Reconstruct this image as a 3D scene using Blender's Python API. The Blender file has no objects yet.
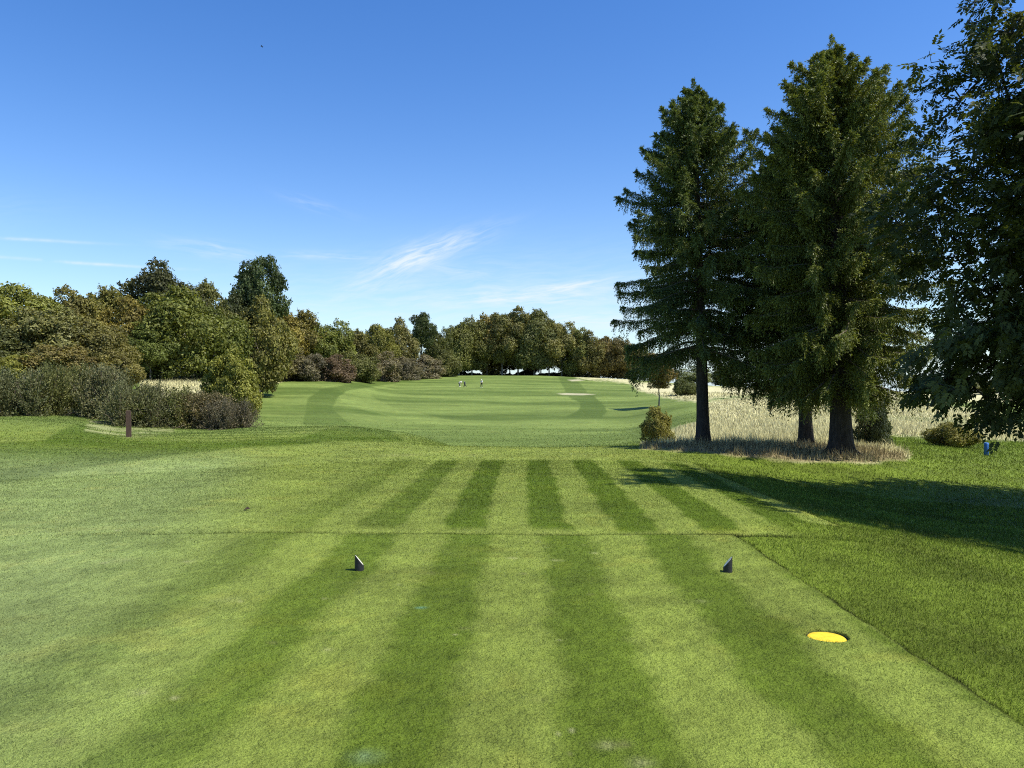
import bpy, math, random
import numpy as np
from mathutils import Vector, Matrix

random.seed(7)
RNG = np.random.default_rng(11)
SC = bpy.context.scene
COL = SC.collection
CAMZ, F, HOR = 1.6, 769.0, 388.0
R = math.radians

# ------------------------------------------------------------------ scene settings
SC.view_settings.view_transform = 'Standard'
SC.view_settings.look = 'None'
SC.view_settings.gamma = 1.0
SC.view_settings.use_curve_mapping = False
SC.view_settings.exposure = 0.75
SC.render.engine = 'CYCLES'
SC.cycles.max_bounces = 4
SC.cycles.diffuse_bounces = 2
SC.cycles.glossy_bounces = 2
SC.cycles.transmission_bounces = 2
SC.cycles.use_denoising = False
SC.cycles.filter_width = 1.05
SC.render.resolution_x, SC.render.resolution_y = 1024, 768

SUN_EL, SUN_AZ = R(55.0), R(109.0)       # azimuth clockwise from +Y
sun_dir = Vector((math.sin(SUN_AZ) * math.cos(SUN_EL), math.cos(SUN_AZ) * math.cos(SUN_EL), math.sin(SUN_EL)))

# ------------------------------------------------------------------ node helpers
class NT:
    def __init__(s, tree):
        s.t = tree
    def n(s, typ, **kw):
        x = s.t.nodes.new(typ)
        for k, v in kw.items():
            setattr(x, k, v)
        return x
    def l(s, a, b):
        s.t.links.new(a, b)
    def m(s, op, a, b=None, c=None, clamp=False):
        x = s.n('ShaderNodeMath', operation=op, use_clamp=clamp)
        for i, v in enumerate((a, b, c)):
            if v is None:
                continue
            if isinstance(v, (int, float)):
                x.inputs[i].default_value = v
            else:
                s.l(v, x.inputs[i])
        return x.outputs[0]
    def mix(s, fac, a, b, typ='MIX'):
        x = s.n('ShaderNodeMix', data_type='RGBA', blend_type=typ)
        for sock, v in ((x.inputs[0], fac), (x.inputs[6], a), (x.inputs[7], b)):
            if isinstance(v, (int, float)):
                sock.default_value = v
            elif isinstance(v, tuple):
                sock.default_value = (v + (1,))[:4]
            else:
                s.l(v, sock)
        return x.outputs[2]
    def noise(s, vec, scale, detail=3, rough=0.5, dist=0.0):
        x = s.n('ShaderNodeTexNoise')
        x.inputs['Scale'].default_value = scale
        x.inputs['Detail'].default_value = detail
        x.inputs['Roughness'].default_value = rough
        x.inputs['Distortion'].default_value = dist
        if vec is not None:
            s.l(vec, x.inputs['Vector'])
        return x.outputs['Fac']
    def mapping(s, vec, scale=(1, 1, 1), rot=(0, 0, 0)):
        x = s.n('ShaderNodeMapping')
        x.inputs['Scale'].default_value = scale
        x.inputs['Rotation'].default_value = rot
        s.l(vec, x.inputs['Vector'])
        return x.outputs[0]
    def ramp(s, fac, lo, hi, a=0.0, b=1.0):
        x = s.n('ShaderNodeMapRange', clamp=True)
        s.l(fac, x.inputs[0])
        for i, v in enumerate((lo, hi, a, b)):
            x.inputs[i + 1].default_value = v
        return x.outputs[0]

def new_mat(name):
    m = bpy.data.materials.new(name)
    m.use_nodes = True
    m.node_tree.nodes.clear()
    t = NT(m.node_tree)
    out = t.n('ShaderNodeOutputMaterial')
    return m, t, out

# ------------------------------------------------------------------ world: sky and thin cirrus
def build_world():
    w = bpy.data.worlds.new("World")
    SC.world = w
    w.use_nodes = True
    w.node_tree.nodes.clear()
    t = NT(w.node_tree)
    out = t.n('ShaderNodeOutputWorld')
    bg = t.n('ShaderNodeBackground')
    bg.inputs['Strength'].default_value = 0.105
    sky = t.n('ShaderNodeTexSky', sky_type='NISHITA')
    sky.sun_disc = False
    sky.sun_elevation = SUN_EL
    sky.sun_rotation = SUN_AZ
    sky.altitude = 100
    sky.air_density = 1.0
    sky.dust_density = 0.4
    sky.ozone_density = 2.2
    hs = t.n('ShaderNodeHueSaturation')
    hs.inputs['Hue'].default_value = 0.511
    hs.inputs['Saturation'].default_value = 1.33
    hs.inputs['Value'].default_value = 1.13
    t.l(sky.outputs[0], hs.inputs['Color'])
    tc = t.n('ShaderNodeTexCoord')
    sep = t.n('ShaderNodeSeparateXYZ')
    t.l(tc.outputs['Generated'], sep.inputs[0])
    u = t.m('ARCTAN2', sep.outputs[0], sep.outputs[1])
    v = t.m('ARCSINE', sep.outputs[2])
    cmb = t.n('ShaderNodeCombineXYZ')
    t.l(u, cmb.inputs[0]); t.l(v, cmb.inputs[1])
    warp = t.noise(cmb.outputs[0], 7.0, 3, 0.6)
    warp = t.m('MULTIPLY', t.m('SUBTRACT', warp, 0.5), 0.035)
    total = None
    def streak(px, row, ang, L, W, s, nscale=60, stretch=8, sharp=1.0):
        nonlocal total
        az = math.atan((px - 512) / F)
        el = math.atan((HOR - row) / F * math.cos(az))
        L, W = L / F, W / F
        a = R(ang)
        du = t.m('SUBTRACT', u, az)
        dv = t.m('ADD', t.m('SUBTRACT', v, el), t.m('MULTIPLY', warp, min(1.0, W * 60)))
        p = t.m('ADD', t.m('MULTIPLY', du, math.cos(a)), t.m('MULTIPLY', dv, math.sin(a)))
        q = t.m('ADD', t.m('MULTIPLY', du, -math.sin(a)), t.m('MULTIPLY', dv, math.cos(a)))
        e = t.m('ADD', t.m('POWER', t.m('ABSOLUTE', t.m('DIVIDE', p, L)), 2.0),
                t.m('POWER', t.m('ABSOLUTE', t.m('DIVIDE', q, W)), 2.0))
        g = t.m('EXPONENT', t.m('MULTIPLY', e, -1.0))
        c2 = t.n('ShaderNodeCombineXYZ')
        t.l(p, c2.inputs[0]); t.l(t.m('MULTIPLY', q, stretch), c2.inputs[1])
        c2.inputs[2].default_value = px * 0.013
        nz = t.noise(c2.outputs[0], nscale * 0.35, 5, 0.62, 0.4)
        nz = t.ramp(nz, 0.36, 0.68)
        r = t.m('MULTIPLY', t.m('MULTIPLY', g, nz), s)
        total = r if total is None else t.m('ADD', total, r)
    streak(436, 250, 20, 55, 10, 0.62)
    streak(400, 266, 24, 50, 12, 0.75)
    streak(560, 288, 8, 70, 6, 0.75)
    streak(530, 298, 3, 95, 9, 0.75)
    streak(585, 322, 2, 90, 9, 0.7)
    streak(455, 270, -10, 30, 5, 0.35)
    streak(330, 256, 0, 45, 4, 0.4)
    streak(20, 239, 2, 45, 1.3, 0.9, 30, 2)
    streak(70, 262, 0, 110, 1.3, 0.85, 30, 2)
    streak(215, 252, -8, 45, 8, 0.35)
    streak(315, 205, -15, 30, 5, 0.22)
    streak(420, 300, 5, 190, 34, 0.30)
    streak(690, 300, 5, 120, 20, 0.35)
    streak(1000, 250, 12, 200, 12, 0.3)
    streak(-250, 230, 12, 120, 14, 0.3)
    total = t.m('MINIMUM', total, 0.85)
    lum = t.n('ShaderNodeRGB'); lum.outputs[0].default_value = (4.9, 5.4, 5.9, 1)
    hz = t.m('EXPONENT', t.m('MULTIPLY', t.m('ABSOLUTE', v), -11.0))
    air = t.n('ShaderNodeRGB'); air.outputs[0].default_value = (3.5, 4.6, 5.6, 1)
    base = t.mix(t.m('MULTIPLY', hz, .8), hs.outputs[0], air.outputs[0])
    c = t.mix(total, base, lum.outputs[0])
    t.l(c, bg.inputs['Color'])
    t.l(bg.outputs[0], out.inputs['Surface'])
build_world()

sun = bpy.data.lights.new('sun', 'SUN')
sun.energy = 4.2
sun.angle = R(0.53)
sun.color = (1.0, 0.955, 0.88)
so = bpy.data.objects.new('sun', sun)
so.rotation_euler = (-sun_dir).to_track_quat('-Z', 'Y').to_euler()
so.location = (20, -10, 40)
COL.objects.link(so)

cam = bpy.data.cameras.new('camera')
cam.lens = 36 * F / 1024
cam.sensor_width = 36
cam.clip_end = 9000
co = bpy.data.objects.new('camera', cam)
co.location = (0, 0, CAMZ)
co.rotation_euler = (R(90) + math.atan((HOR - 384) / F), 0, 0)
COL.objects.link(co)
SC.camera = co

# ------------------------------------------------------------------ terrain
def sstep(a, b, x):
    t = np.clip((np.asarray(x, float) - a) / (b - a), 0, 1)
    return t * t * (3 - 2 * t)

def pchip(xs, ys, xq):
    xs = np.asarray(xs, float); ys = np.asarray(ys, float)
    h = np.diff(xs); d = np.diff(ys) / h
    m = np.zeros_like(ys)
    for i in range(1, len(xs) - 1):
        if d[i - 1] * d[i] > 0:
            w1 = 2 * h[i] + h[i - 1]; w2 = h[i] + 2 * h[i - 1]
            m[i] = (w1 + w2) / (w1 / d[i - 1] + w2 / d[i])
    m[0], m[-1] = d[0], d[-1]
    xq = np.clip(xq, xs[0], xs[-1])
    k = np.clip(np.searchsorted(xs, xq, side='right') - 1, 0, len(xs) - 2)
    t = (xq - xs[k]) / h[k]
    return ((2 * t**3 - 3 * t**2 + 1) * ys[k] + (t**3 - 2 * t**2 + t) * h[k] * m[k]
            + (-2 * t**3 + 3 * t**2) * ys[k + 1] + (t**3 - t**2) * h[k] * m[k + 1])

def rz(D, row):
    return CAMZ - (row - HOR) / F * D
TAB = {   # heights along bearings across the valley: (distance, height)
 -500: [(15, .0), (30, .6), (45, .9), (75, 3), (150, 6), (235, 9)],
 0:   [(15, .0), (21, .02), (26, .08), (30, .35), (34, .1), (45, .3), (60, 1.5), (75, 2.8), (100, 4), (150, 6), (235, 9)],
 65:  [(15, .0), (21, -.02), (26, .03), (30, .22), (34, 0), (45, .2), (60, 1.45), (75, 2.5), (100, 3.8), (150, 5.6), (235, 8.6)],
 130: [(15, .0), (21, -.08), (25, -.15), (28, -.18), (34, -.35), (45, .0), (60, rz(60, 391)), (75, rz(75, 382)), (90, rz(90, 377)), (150, 5.2), (235, 8)],
 200: [(15, .0), (21, -.06), (25, -.12), (30, -.16), (36, -.4), (45, -.3), (60, rz(60, 391)), (75, rz(75, 384)), (90, rz(90, 378)), (150, 4.2), (235, 7)],
 260: [(15, .0), (21, -.02), (28, -.06), (36, rz(36, 427)), (45, -1.0), (58, -1.7), (70, rz(70, 425)), (90, rz(90, 414)), (110, rz(110, 402)), (130, rz(130, 391)), (150, rz(150, 380.5)), (235, 6)],
 330: [(15, .0), (21, -.03), (25, -.08), (30, .08), (36, -.3), (45, -1.4), (60, -2.0), (75, rz(75, 426)), (90, rz(90, 416)), (110, rz(110, 404)), (130, rz(130, 393)), (152, rz(152, 381)), (235, 5.6)],
 400: [(15, .0), (21, -.03), (25, -.12), (30, -.14), (36, -1.0), (45, -1.9), (60, -2.6), (75, rz(75, 431)), (100, rz(100, 415)), (130, rz(130, 400)), (165, rz(165, 387)), (192, rz(192, 379.5)), (235, rz(235, 376)), (260, 5.5)],
 512: [(15, .0), (20.5, 0), (25, -.55), (30, -1.2), (45, -2.4), (60, rz(60, 444)), (80, rz(80, 430)), (100, rz(100, 417)), (130, rz(130, 402)), (165, rz(165, 388)), (200, rz(200, 380)), (235, rz(235, 375.5)), (265, 5.5)],
 620: [(15, .0), (20.8, 0), (25, -.5), (30, -1.0), (45, -2.1), (60, rz(60, 441)), (80, rz(80, 430)), (100, rz(100, 417)), (130, rz(130, 402)), (165, rz(165, 390)), (200, rz(200, 383)), (235, rz(235, 379)), (265, 4.4)],
 700: [(15, -.02), (21, -.04), (24, -.18), (30, -.5), (40, rz(40, 435)), (60, rz(60, 423)), (80, rz(80, 413)), (100, rz(100, 405)), (130, rz(130, 397)), (165, rz(165, 391)), (200, rz(200, 387)), (235, rz(235, 385))],
 850: [(15, -.2), (21, -.2), (25, -.3), (30, rz(30, 440)), (40, rz(40, 430)), (60, rz(60, 418)), (80, rz(80, 410)), (100, rz(100, 404)), (130, rz(130, 399)), (165, rz(165, 395)), (200, rz(200, 393)), (235, rz(235, 391))],
 1024:[(15, -.62), (21, -.62), (25, rz(25, 457)), (30, rz(30, 448)), (40, rz(40, 438)), (60, rz(60, 425)), (80, rz(80, 416)), (100, rz(100, 410)), (130, rz(130, 404)), (165, rz(165, 400)), (200, rz(200, 397)), (235, rz(235, 395))],
 1500:[(15, -.7), (21, -.75), (40, -1.2), (60, -1.6), (100, -2.4), (235, -3)],
}
DG = np.exp(np.linspace(math.log(12), math.log(4500), 520))
PG = np.linspace(-500, 1500, 801)
_c = []
for px, pts in sorted(TAB.items()):
    last = pts[-1][1]
    pts = pts + [(290, last), (420, last - 8), (900, -28), (4500, -34)]
    ds, zs = zip(*pts)
    _c.append(pchip(np.log(ds), zs, np.log(DG)))
_c = np.array(_c)
_k = sorted(TAB)
ZG = np.array([pchip(_k, _c[:, j], PG) for j in range(len(DG))])   # [D, px]

def smooth_noise(X, Y, s, seed):
    r = np.random.default_rng(seed)
    z = 0
    X = np.asarray(X, np.float32); Y = np.asarray(Y, np.float32)
    for i in range(6):
        a = r.uniform(0, 6.28); k = s * r.uniform(.6, 1.6)
        z = z + np.sin(X * np.float32(math.cos(a) * k) + Y * np.float32(math.sin(a) * k) + np.float32(r.uniform(0, 6.28)))
    return z / 3.5

def ground_z(X, Y):
    X = np.asarray(X, float); Y = np.asarray(Y, float)
    D = np.hypot(X, Y)
    # bearings use the forward distance, as the valley runs along +Y
    Df = np.maximum(np.abs(Y), D * .35)
    px = np.where(Y > 0, np.clip(512 + F * X / Df, -500, 1500), np.where(X > 0, 1500, -500))
    fi = np.interp(np.log(np.maximum(Df, 12)), np.log(DG), np.arange(len(DG)))
    fj = np.interp(px, PG, np.arange(len(PG)))
    i = np.minimum(fi.astype(int), len(DG) - 2); j = np.minimum(fj.astype(int), len(PG) - 2)
    a = fi - i; b = fj - j
    T = (ZG[i, j] * (1 - a) * (1 - b) + ZG[i + 1, j] * a * (1 - b) + ZG[i, j + 1] * (1 - a) * b + ZG[i + 1, j + 1] * a * b)
    near = -0.58 * sstep(2.6, 8.0, X) - 0.1 * sstep(-3.2, -8, X) - .3 * sstep(9, 25, np.abs(X))
    near = near - 0.035 * sstep(2.42, 2.50, X + .012 * np.sin(Y * 7) + .01 * np.sin(Y * 19)) * (1 - sstep(8.2, 8.8, Y))
    near = near - 0.04 * sstep(4.0, 4.1, X) * sstep(9.2, 10, Y)
    near = near - 0.022 * sstep(8.42, 8.50, Y + .02 * np.sin(X * 3) + .01 * np.sin(X * 11)) * (1 - sstep(8.62, 9.2, Y)) * (np.abs(X) < 4)
    w = sstep(14.5, 20.5, Df) * (Y > 0)
    back = -0.3 * sstep(20, 60, -Y)
    z = near * (1 - w) + T * w + back
    z = z + .012 * smooth_noise(X, Y, 1.3, 3) + .05 * smooth_noise(X, Y, .3, 4) * sstep(18, 40, D)
    return z

DISC = (2.05, 5.02)
def gz(x, y):
    return float(ground_z(np.array([x]), np.array([y]))[0])

def to_pix(X, Y, Z):
    Ys = np.maximum(Y, .3)
    return 512 + F * X / Ys, HOR - (Z - CAMZ) / Ys * F

NEAR_ONLY = [False]
def poly_sd(px, py, poly):
    if NEAR_ONLY[0]: return np.full(px.shape, -99.0)
    d = np.full(px.shape, 1e9); inside = np.zeros(px.shape, bool)
    n = len(poly)
    for i in range(n):
        x1, y1 = poly[i]; x2, y2 = poly[(i + 1) % n]
        ex, ey = x2 - x1, y2 - y1
        t = np.clip(((px - x1) * ex + (py - y1) * ey) / (ex * ex + ey * ey), 0, 1)
        d = np.minimum(d, np.hypot(px - x1 - t * ex, py - y1 - t * ey))
        c = ((y1 > py) != (y2 > py)) & (px < (x2 - x1) * (py - y1) / (y2 - y1 + 1e-9) + x1)
        inside ^= c
    return np.where(inside, d, -d)

P_CRES = [(436, 374), (377, 379), (322, 389), (308, 398), (303, 425), (352, 425), (332, 409), (337, 398), (346, 391), (382, 385), (440, 378)]
P_LCRES = [(440, 378), (382, 386), (346, 391), (338, 398), (350, 406), (420, 424), (470, 424), (395, 408), (370, 396), (376, 390), (402, 383), (450, 378)]
P_S1 = [(558, 377), (575, 377), (588, 393), (594, 398), (572, 400), (567, 394)]
P_S2 = [(572, 398), (594, 396), (605, 406), (607, 412), (602, 417), (566, 416.5), (578, 411), (581, 404)]
P_SAND = [(556, 393.7), (566, 393.1), (585, 393.5), (595, 394.3), (584, 395.1), (563, 394.9)]
P_SAND2 = [(568, 380), (580, 379.4), (584, 380.6), (572, 381.2)]
P_DRY_TOP = [(576, 377), (600, 377), (632, 379), (632, 384), (612, 381), (586, 379)]
P_DRY_A = [(630, 382), (700, 386), (1300, 396), (1300, 402), (905, 402), (760, 395), (715, 398), (700, 402), (664, 397), (638, 390)]
P_DRY_B = [(655, 443), (662, 433), (680, 427), (700, 422), (704, 402), (745, 397), (905, 402), (1005, 413), (1030, 428), (1300, 440), (1300, 446), (985, 440),
           (925, 437), (900, 436), (870, 437), (893, 446), (912, 455), (905, 460), (860, 463), (800, 461), (735, 457), (690, 452), (640, 449), (642, 443)]
P_BANK = [(140, 378), (205, 376), (300, 379), (276, 383), (262, 385), (235, 392), (200, 398), (140, 398)]
P_HEDGE = [(84, 431), (104, 434), (128, 437.5), (150, 436), (175, 433), (170, 420), (90, 420)]
P_BOWL = [(-60, 452), (0, 443), (45, 440), (66, 427), (80, 424), (110, 436), (135, 440.5), (230, 441), (305, 436), (325, 429), (352, 426), (390, 430), (404, 441), (340, 441), (300, 445), (240, 448), (120, 462), (0, 484), (-60, 490)]

def vnoise(X, Y, s, seed):
    x = X * s; y = Y * s
    xi = np.floor(x).astype(np.int64); yi = np.floor(y).astype(np.int64)
    fx = x - xi; fy = y - yi
    fx = fx * fx * (3 - 2 * fx); fy = fy * fy * (3 - 2 * fy)
    def h(a, b):
        q = (a * 374761393 + b * 668265263 + seed * 69069) & 0xffffffff
        q = ((q ^ (q >> 13)) * 1274126177) & 0xffffffff
        return ((q ^ (q >> 16)) & 0xffff) / 65535.0
    return (h(xi, yi) * (1 - fx) * (1 - fy) + h(xi + 1, yi) * fx * (1 - fy) + h(xi, yi + 1) * (1 - fx) * fy + h(xi + 1, yi + 1) * fx * fy) * 2 - 1

def fbm(X, Y, s, seed):
    return smooth_noise(X, Y, s, seed) * .6 + smooth_noise(X, Y, s * 2.7, seed + 1) * .3 + smooth_noise(X, Y, s * 6.1, seed + 2) * .2

def albedo(X, Y, Z):
    """own colour of the turf at each point, plus how dry and how rough the grass is"""
    px, row = to_pix(X, Y, Z)
    px = px + 1.0 * fbm(X, Y, .5, 21); row = row + .25 * fbm(X, Y, .5, 31)
    front = Y > 2
    n = len(X)
    mow = np.full(n, .35); rough = np.zeros(n); dry = np.zeros(n); sand = np.zeros(n)
    far = sstep(24, 34, Y)
    # --- near tee: lengthwise mower stripes
    wob = .035 * smooth_noise(X, Y, 1.7, 5) + .02 * smooth_noise(X, Y, 5, 6)
    xa = X + wob - .012 * (Y - 5)
    ph = (xa - .53) / 1.05
    tri = np.abs((ph - np.floor(ph + .5))) * 2            # 0 at the centre of a dark stripe
    stripe1 = 1 - sstep(.30, .66, tri + .10 * vnoise(X, Y, 3.3, 56) + .08 * vnoise(X, Y, 9, 57))
    fade1 = 1 - .75 * sstep(-1.2, -4.0, X)
    s1 = (.15 + .66 * stripe1 * fade1)
    in1 = (1 - sstep(2.40, 2.44, X)) * (1 - sstep(8.45, 8.55, Y))
    out1 = in1 * (1 - sstep(-3.4, -4.2, X + .35 * (Y - 6)))
    # --- second tee
    ph2 = (X + wob * .5 - .44 - .0175 * (Y - 9.4)) / .985
    tri2 = np.abs(ph2 - np.floor(ph2 + .5)) * 2
    stripe2 = 1 - sstep(.38, .62, tri2 + .10 * vnoise(X, Y, 2.8, 58))
    s2 = .10 + .85 * stripe2 * (.25 + .75 * sstep(-3.4, -.4, X))
    in2 = sstep(-3.8, -2.4, X) * (1 - sstep(3.98, 4.05, X)) * sstep(8.62, 8.95, Y + .15 * vnoise(X, Y * 0, 2.1, 59)) * (1 - sstep(16.5, 17.7, Y + .3 * vnoise(X, Y, 1.5, 55)))
    mow = np.where(far > 0, mow, .04 + .12 * fbm(X, Y, .8, 41))
    mow = mow * (1 - out1) + s1 * out1
    mow = mow * (1 - in2) + s2 * in2
    # surround of the tee on the right: longer, deeper green grass
    rr = np.where(Y < 8.5, sstep(2.41, 2.46, X), np.where(Y < 9.4, sstep(2.6, 3.6, X), np.where(Y < 17.3, sstep(4.0, 4.08, X), sstep(2.0, 6.0, X))))
    rough = np.maximum(rough, rr * (1 - sstep(40, 60, Y)))
    seam = np.exp(-((Y + .02 * np.sin(X * 3) - 8.52) / .06) ** 2) * (np.abs(X + .5) < 3.6) * (.45 + .55 * sstep(-.3, .6, smooth_noise(X, Y * 0, 2.3, 9)))  # seam of longer grass; shade at the ledge is darkened into its colour
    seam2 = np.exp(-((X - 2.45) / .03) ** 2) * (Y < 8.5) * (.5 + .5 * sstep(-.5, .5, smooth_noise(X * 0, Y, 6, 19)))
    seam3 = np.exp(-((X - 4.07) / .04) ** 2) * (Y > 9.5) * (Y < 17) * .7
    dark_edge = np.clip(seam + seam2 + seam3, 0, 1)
    # left surround: greyer, cooler green
    cool = sstep(-2.2, -4.5, X + .28 * (Y - 8)) * (1 - sstep(16, 22, Y))
    # --- far valley
    band = smooth_noise(X * .12, Y, .45, 12) + .6 * smooth_noise(X * .25, Y, 1.1, 13)
    fm = .36 + .36 * band * (1 - .5 * sstep(90, 60, Y)) + .12 * fbm(X, Y, .25, 51)
    fm = fm - .32 * np.clip(poly_sd(px, row, P_LCRES) / .9 + .5, 0, 1)
    dk = np.clip(poly_sd(px, row, P_CRES) / .9 + .5, 0, 1) * .72
    dk = dk * np.where(row > 402, .75, 1)
    dk = np.maximum(dk, np.clip(poly_sd(px, row, P_S1) / .9 + .5, 0, 1) * .62)
    dk = np.maximum(dk, np.clip(poly_sd(px, row, P_S2) / .9 + .5, 0, 1) * .78)
    left_rough = np.clip((300 - px) / 30, 0, 1) * (Y > 55)
    fm = fm * (1 - dk) + .98 * dk
    fm = fm + .16 * left_rough * smooth_noise(X, Y, .9, 61)
    mow = mow * (1 - far) + fm * far
    bowl = np.clip(poly_sd(px, row, P_BOWL) / 3 + .5, 0, 1) * (Y > 10) * (Y < 46)
    fine = .5 + .5 * np.sign(np.sin((Y + .35 * X) * 4.2)) * sstep(22, 26, Y)
    mow = mow * (1 - bowl) + (.84 + .2 * fbm(X, Y * 3, .7, 44)) * bowl
    leftst = sstep(150, 190, px) * (1 - sstep(330, 345, px)) * (Y > 23) * (Y < 40) * (1 - bowl)
    mow = mow * (1 - leftst) + (.05 + .55 * fine) * leftst
    # --- dry grass and sand
    for P in (P_DRY_TOP, P_DRY_A, P_DRY_B):
        dry = np.maximum(dry, np.clip((poly_sd(px, row, P) + 1.2 * fbm(X, Y, 1.1, 71) + 1.6 * vnoise(X, Y, 2.2, 70)) / 3.2 + .5, 0, 1) * (Y > 17.5))
    dry = np.maximum(dry, np.clip((poly_sd(px, row, P_BANK) + fbm(X, Y, 1, 72)) / 1.6 + .5, 0, 1) * (Y > 45))
    dry = np.maximum(dry, np.clip((poly_sd(px, row, P_HEDGE) + fbm(X, Y, 1, 73)) / 2 + .5, 0, 1) * (Y > 27) * (Y < 60))
    dry = np.where((X < -8) & (Y < 45), .3 * dry * sstep(-.5, .5, vnoise(X, Y, 1.3, 17) + .5 * vnoise(X, Y, 3.1, 18)), dry)
    dry = dry * (1 - .45 * sstep(.1, .8, fbm(X, Y, .22, 77)) * (Y > 28) * (px > 840))
    for P in (P_SAND, P_SAND2):
        sand = np.maximum(sand, np.clip(poly_sd(px, row, P) / .9 + .5, 0, 1) * (Y > 60))
    dry = dry * front; sand = sand * front
    litter = np.clip((Y - 40) / 20, 0, 1) * np.clip((150 - px) / 20, 0, 1)
    mow = np.clip(mow, 0, 1)[:, None]
    light = np.array([.192, .236, .044]); dark = np.array([.074, .116, .008])
    c = light * (1 - mow) + dark * mow
    flight = np.array([.164, .216, .050]); fdark = np.array([.062, .098, .016])
    cf = flight * (1 - mow) + fdark * mow
    c = c * (1 - far[:, None]) + cf * far[:, None]
    cl = np.array([.212, .270, .092]) * (1 - .35 * mow) + .03 * fbm(X, Y, 1.1, 91)[:, None] * np.array([1, 1, .6]) * .5
    c = c * (1 - .75 * cool[:, None]) + cl * .75 * cool[:, None]
    rg = np.array([.118, .162, .018]) * (1 + .28 * fbm(X, Y, 2.0, 81))[:, None]
    # wheel and mower arcs crossing the surround on the right
    arc = np.exp(-((Y - (15.0 - .28 * (X - 3) - .02 * (X - 3) ** 2)) / .10) ** 2) + np.exp(-((Y - (13.9 - .22 * (X - 3) - .035 * (X - 3) ** 2)) / .12) ** 2)
    rg = rg * (1 + .55 * np.clip(arc, 0, 1)[:, None] * sstep(3.5, 5, X)[:, None])
    c = c * (1 - rough[:, None]) + rg * rough[:, None]
    nearw = 1 - sstep(18, 40, Y)
    mot = (.13 * vnoise(X, Y * .7, 1.1, 1) + .12 * vnoise(X * .8, Y, 3.1, 2) + .11 * vnoise(X * .7, Y, 8.5, 3) + .09 * vnoise(X, Y, 21, 4)) * (.35 + .65 * nearw)
    mot = mot + (.10 * vnoise(X * .35, Y, .33, 5) + .08 * vnoise(X * .3, Y, .9, 6)) * (1 - nearw)
    c = c * (1 + mot)[:, None]
    yl = np.clip(vnoise(X, Y, 1.7, 7) * .6 + vnoise(X, Y, 6.3, 8) * .5 - .25, 0, 1)[:, None] * (1 - rough)[:, None]
    c = c * (1 + yl * np.array([.30, .14, .10]))
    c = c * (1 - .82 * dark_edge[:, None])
    de = np.array([.50, .46, .245]) * (1 + .18 * fbm(X, Y, 1.2, 86))[:, None]
    under = np.array([.26, .215, .11])  # brown strip at the spruces' feet, with their shade put into the straw colour
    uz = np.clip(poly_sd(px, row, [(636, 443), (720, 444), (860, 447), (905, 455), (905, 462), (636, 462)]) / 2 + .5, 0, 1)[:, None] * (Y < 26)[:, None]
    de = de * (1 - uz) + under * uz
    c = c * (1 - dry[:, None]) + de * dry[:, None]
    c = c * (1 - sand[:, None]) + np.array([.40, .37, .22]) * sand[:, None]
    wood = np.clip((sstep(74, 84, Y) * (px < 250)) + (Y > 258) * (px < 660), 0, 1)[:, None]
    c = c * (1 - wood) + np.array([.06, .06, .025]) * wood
    # small scars of play on the tee: pale divots, seed sand, one blue-green dye mark
    for (sx, sy, r, col, k) in SCARS:
        g = np.exp(-(((X - sx) / r) ** 2 + ((Y - sy) / (r * .8)) ** 2))[:, None] * k
        g = g * (.6 + .4 * np.clip(smooth_noise(X, Y, 60, 99)[:, None] + .5, 0, 1))
        c = c * (1 - g) + np.array(col) * g
    return np.clip(c, 0.004, .9), dry, rough

def px2xy(px, row):
    D = CAMZ * F / (row - HOR)
    return (px - 512) / F * D, D
pale = (.42, .40, .20); blue = (.10, .26, .19); earth = (.14, .12, .06)
SCARS = []
for (px, row, r, c, k) in [(421, 609, .035, blue, .75), (366, 757, .07, (.20, .30, .16), .5), (176, 698, .02, pale, .7), (141, 692, .05, pale, .35), (572, 730, .014, pale, .85),
                           (606, 745, .05, pale, .35), (640, 762, .06, pale, .35), (513, 558, .05, pale, .4), (594, 552, .04, pale, .5), (412, 564, .02, pale, .6),
                           (325, 599, .025, pale, .4), (399, 585, .02, pale, .5), (455, 636, .02, pale, .4), (557, 560, .05, pale, .35), (1003, 640, .03, pale, .2),
                           (430, 574, .07, earth, .35), (465, 630, .05, earth, .3), (537, 700, .06, earth, .2), (345, 533, .03, pale, .3), (700, 600, .06, pale, .2),
                           (244, 511, .05, (.05, .06, .03), .5), (400, 455, .5, (.22, .2, .09), .35), (470, 455, .4, (.25, .22, .1), .25), (230, 600, .1, pale, .15), (120, 560, .15, pale, .15)]:
    x, y = px2xy(px, row)
    SCARS.append((x, y, r, c, k))

_r = random.Random(3)
for k in range(46):
    y = _r.uniform(3.1, 9) if k < 34 else _r.uniform(9, 20); x = _r.uniform(-.6, .5) * y
    if x > 2.2: x = _r.uniform(-2, 2)
    SCARS.append((x, y, _r.uniform(.012, .05), _r.choice([pale, pale, earth, (.10, .17, .02)]), _r.uniform(.25, .65)))

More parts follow.
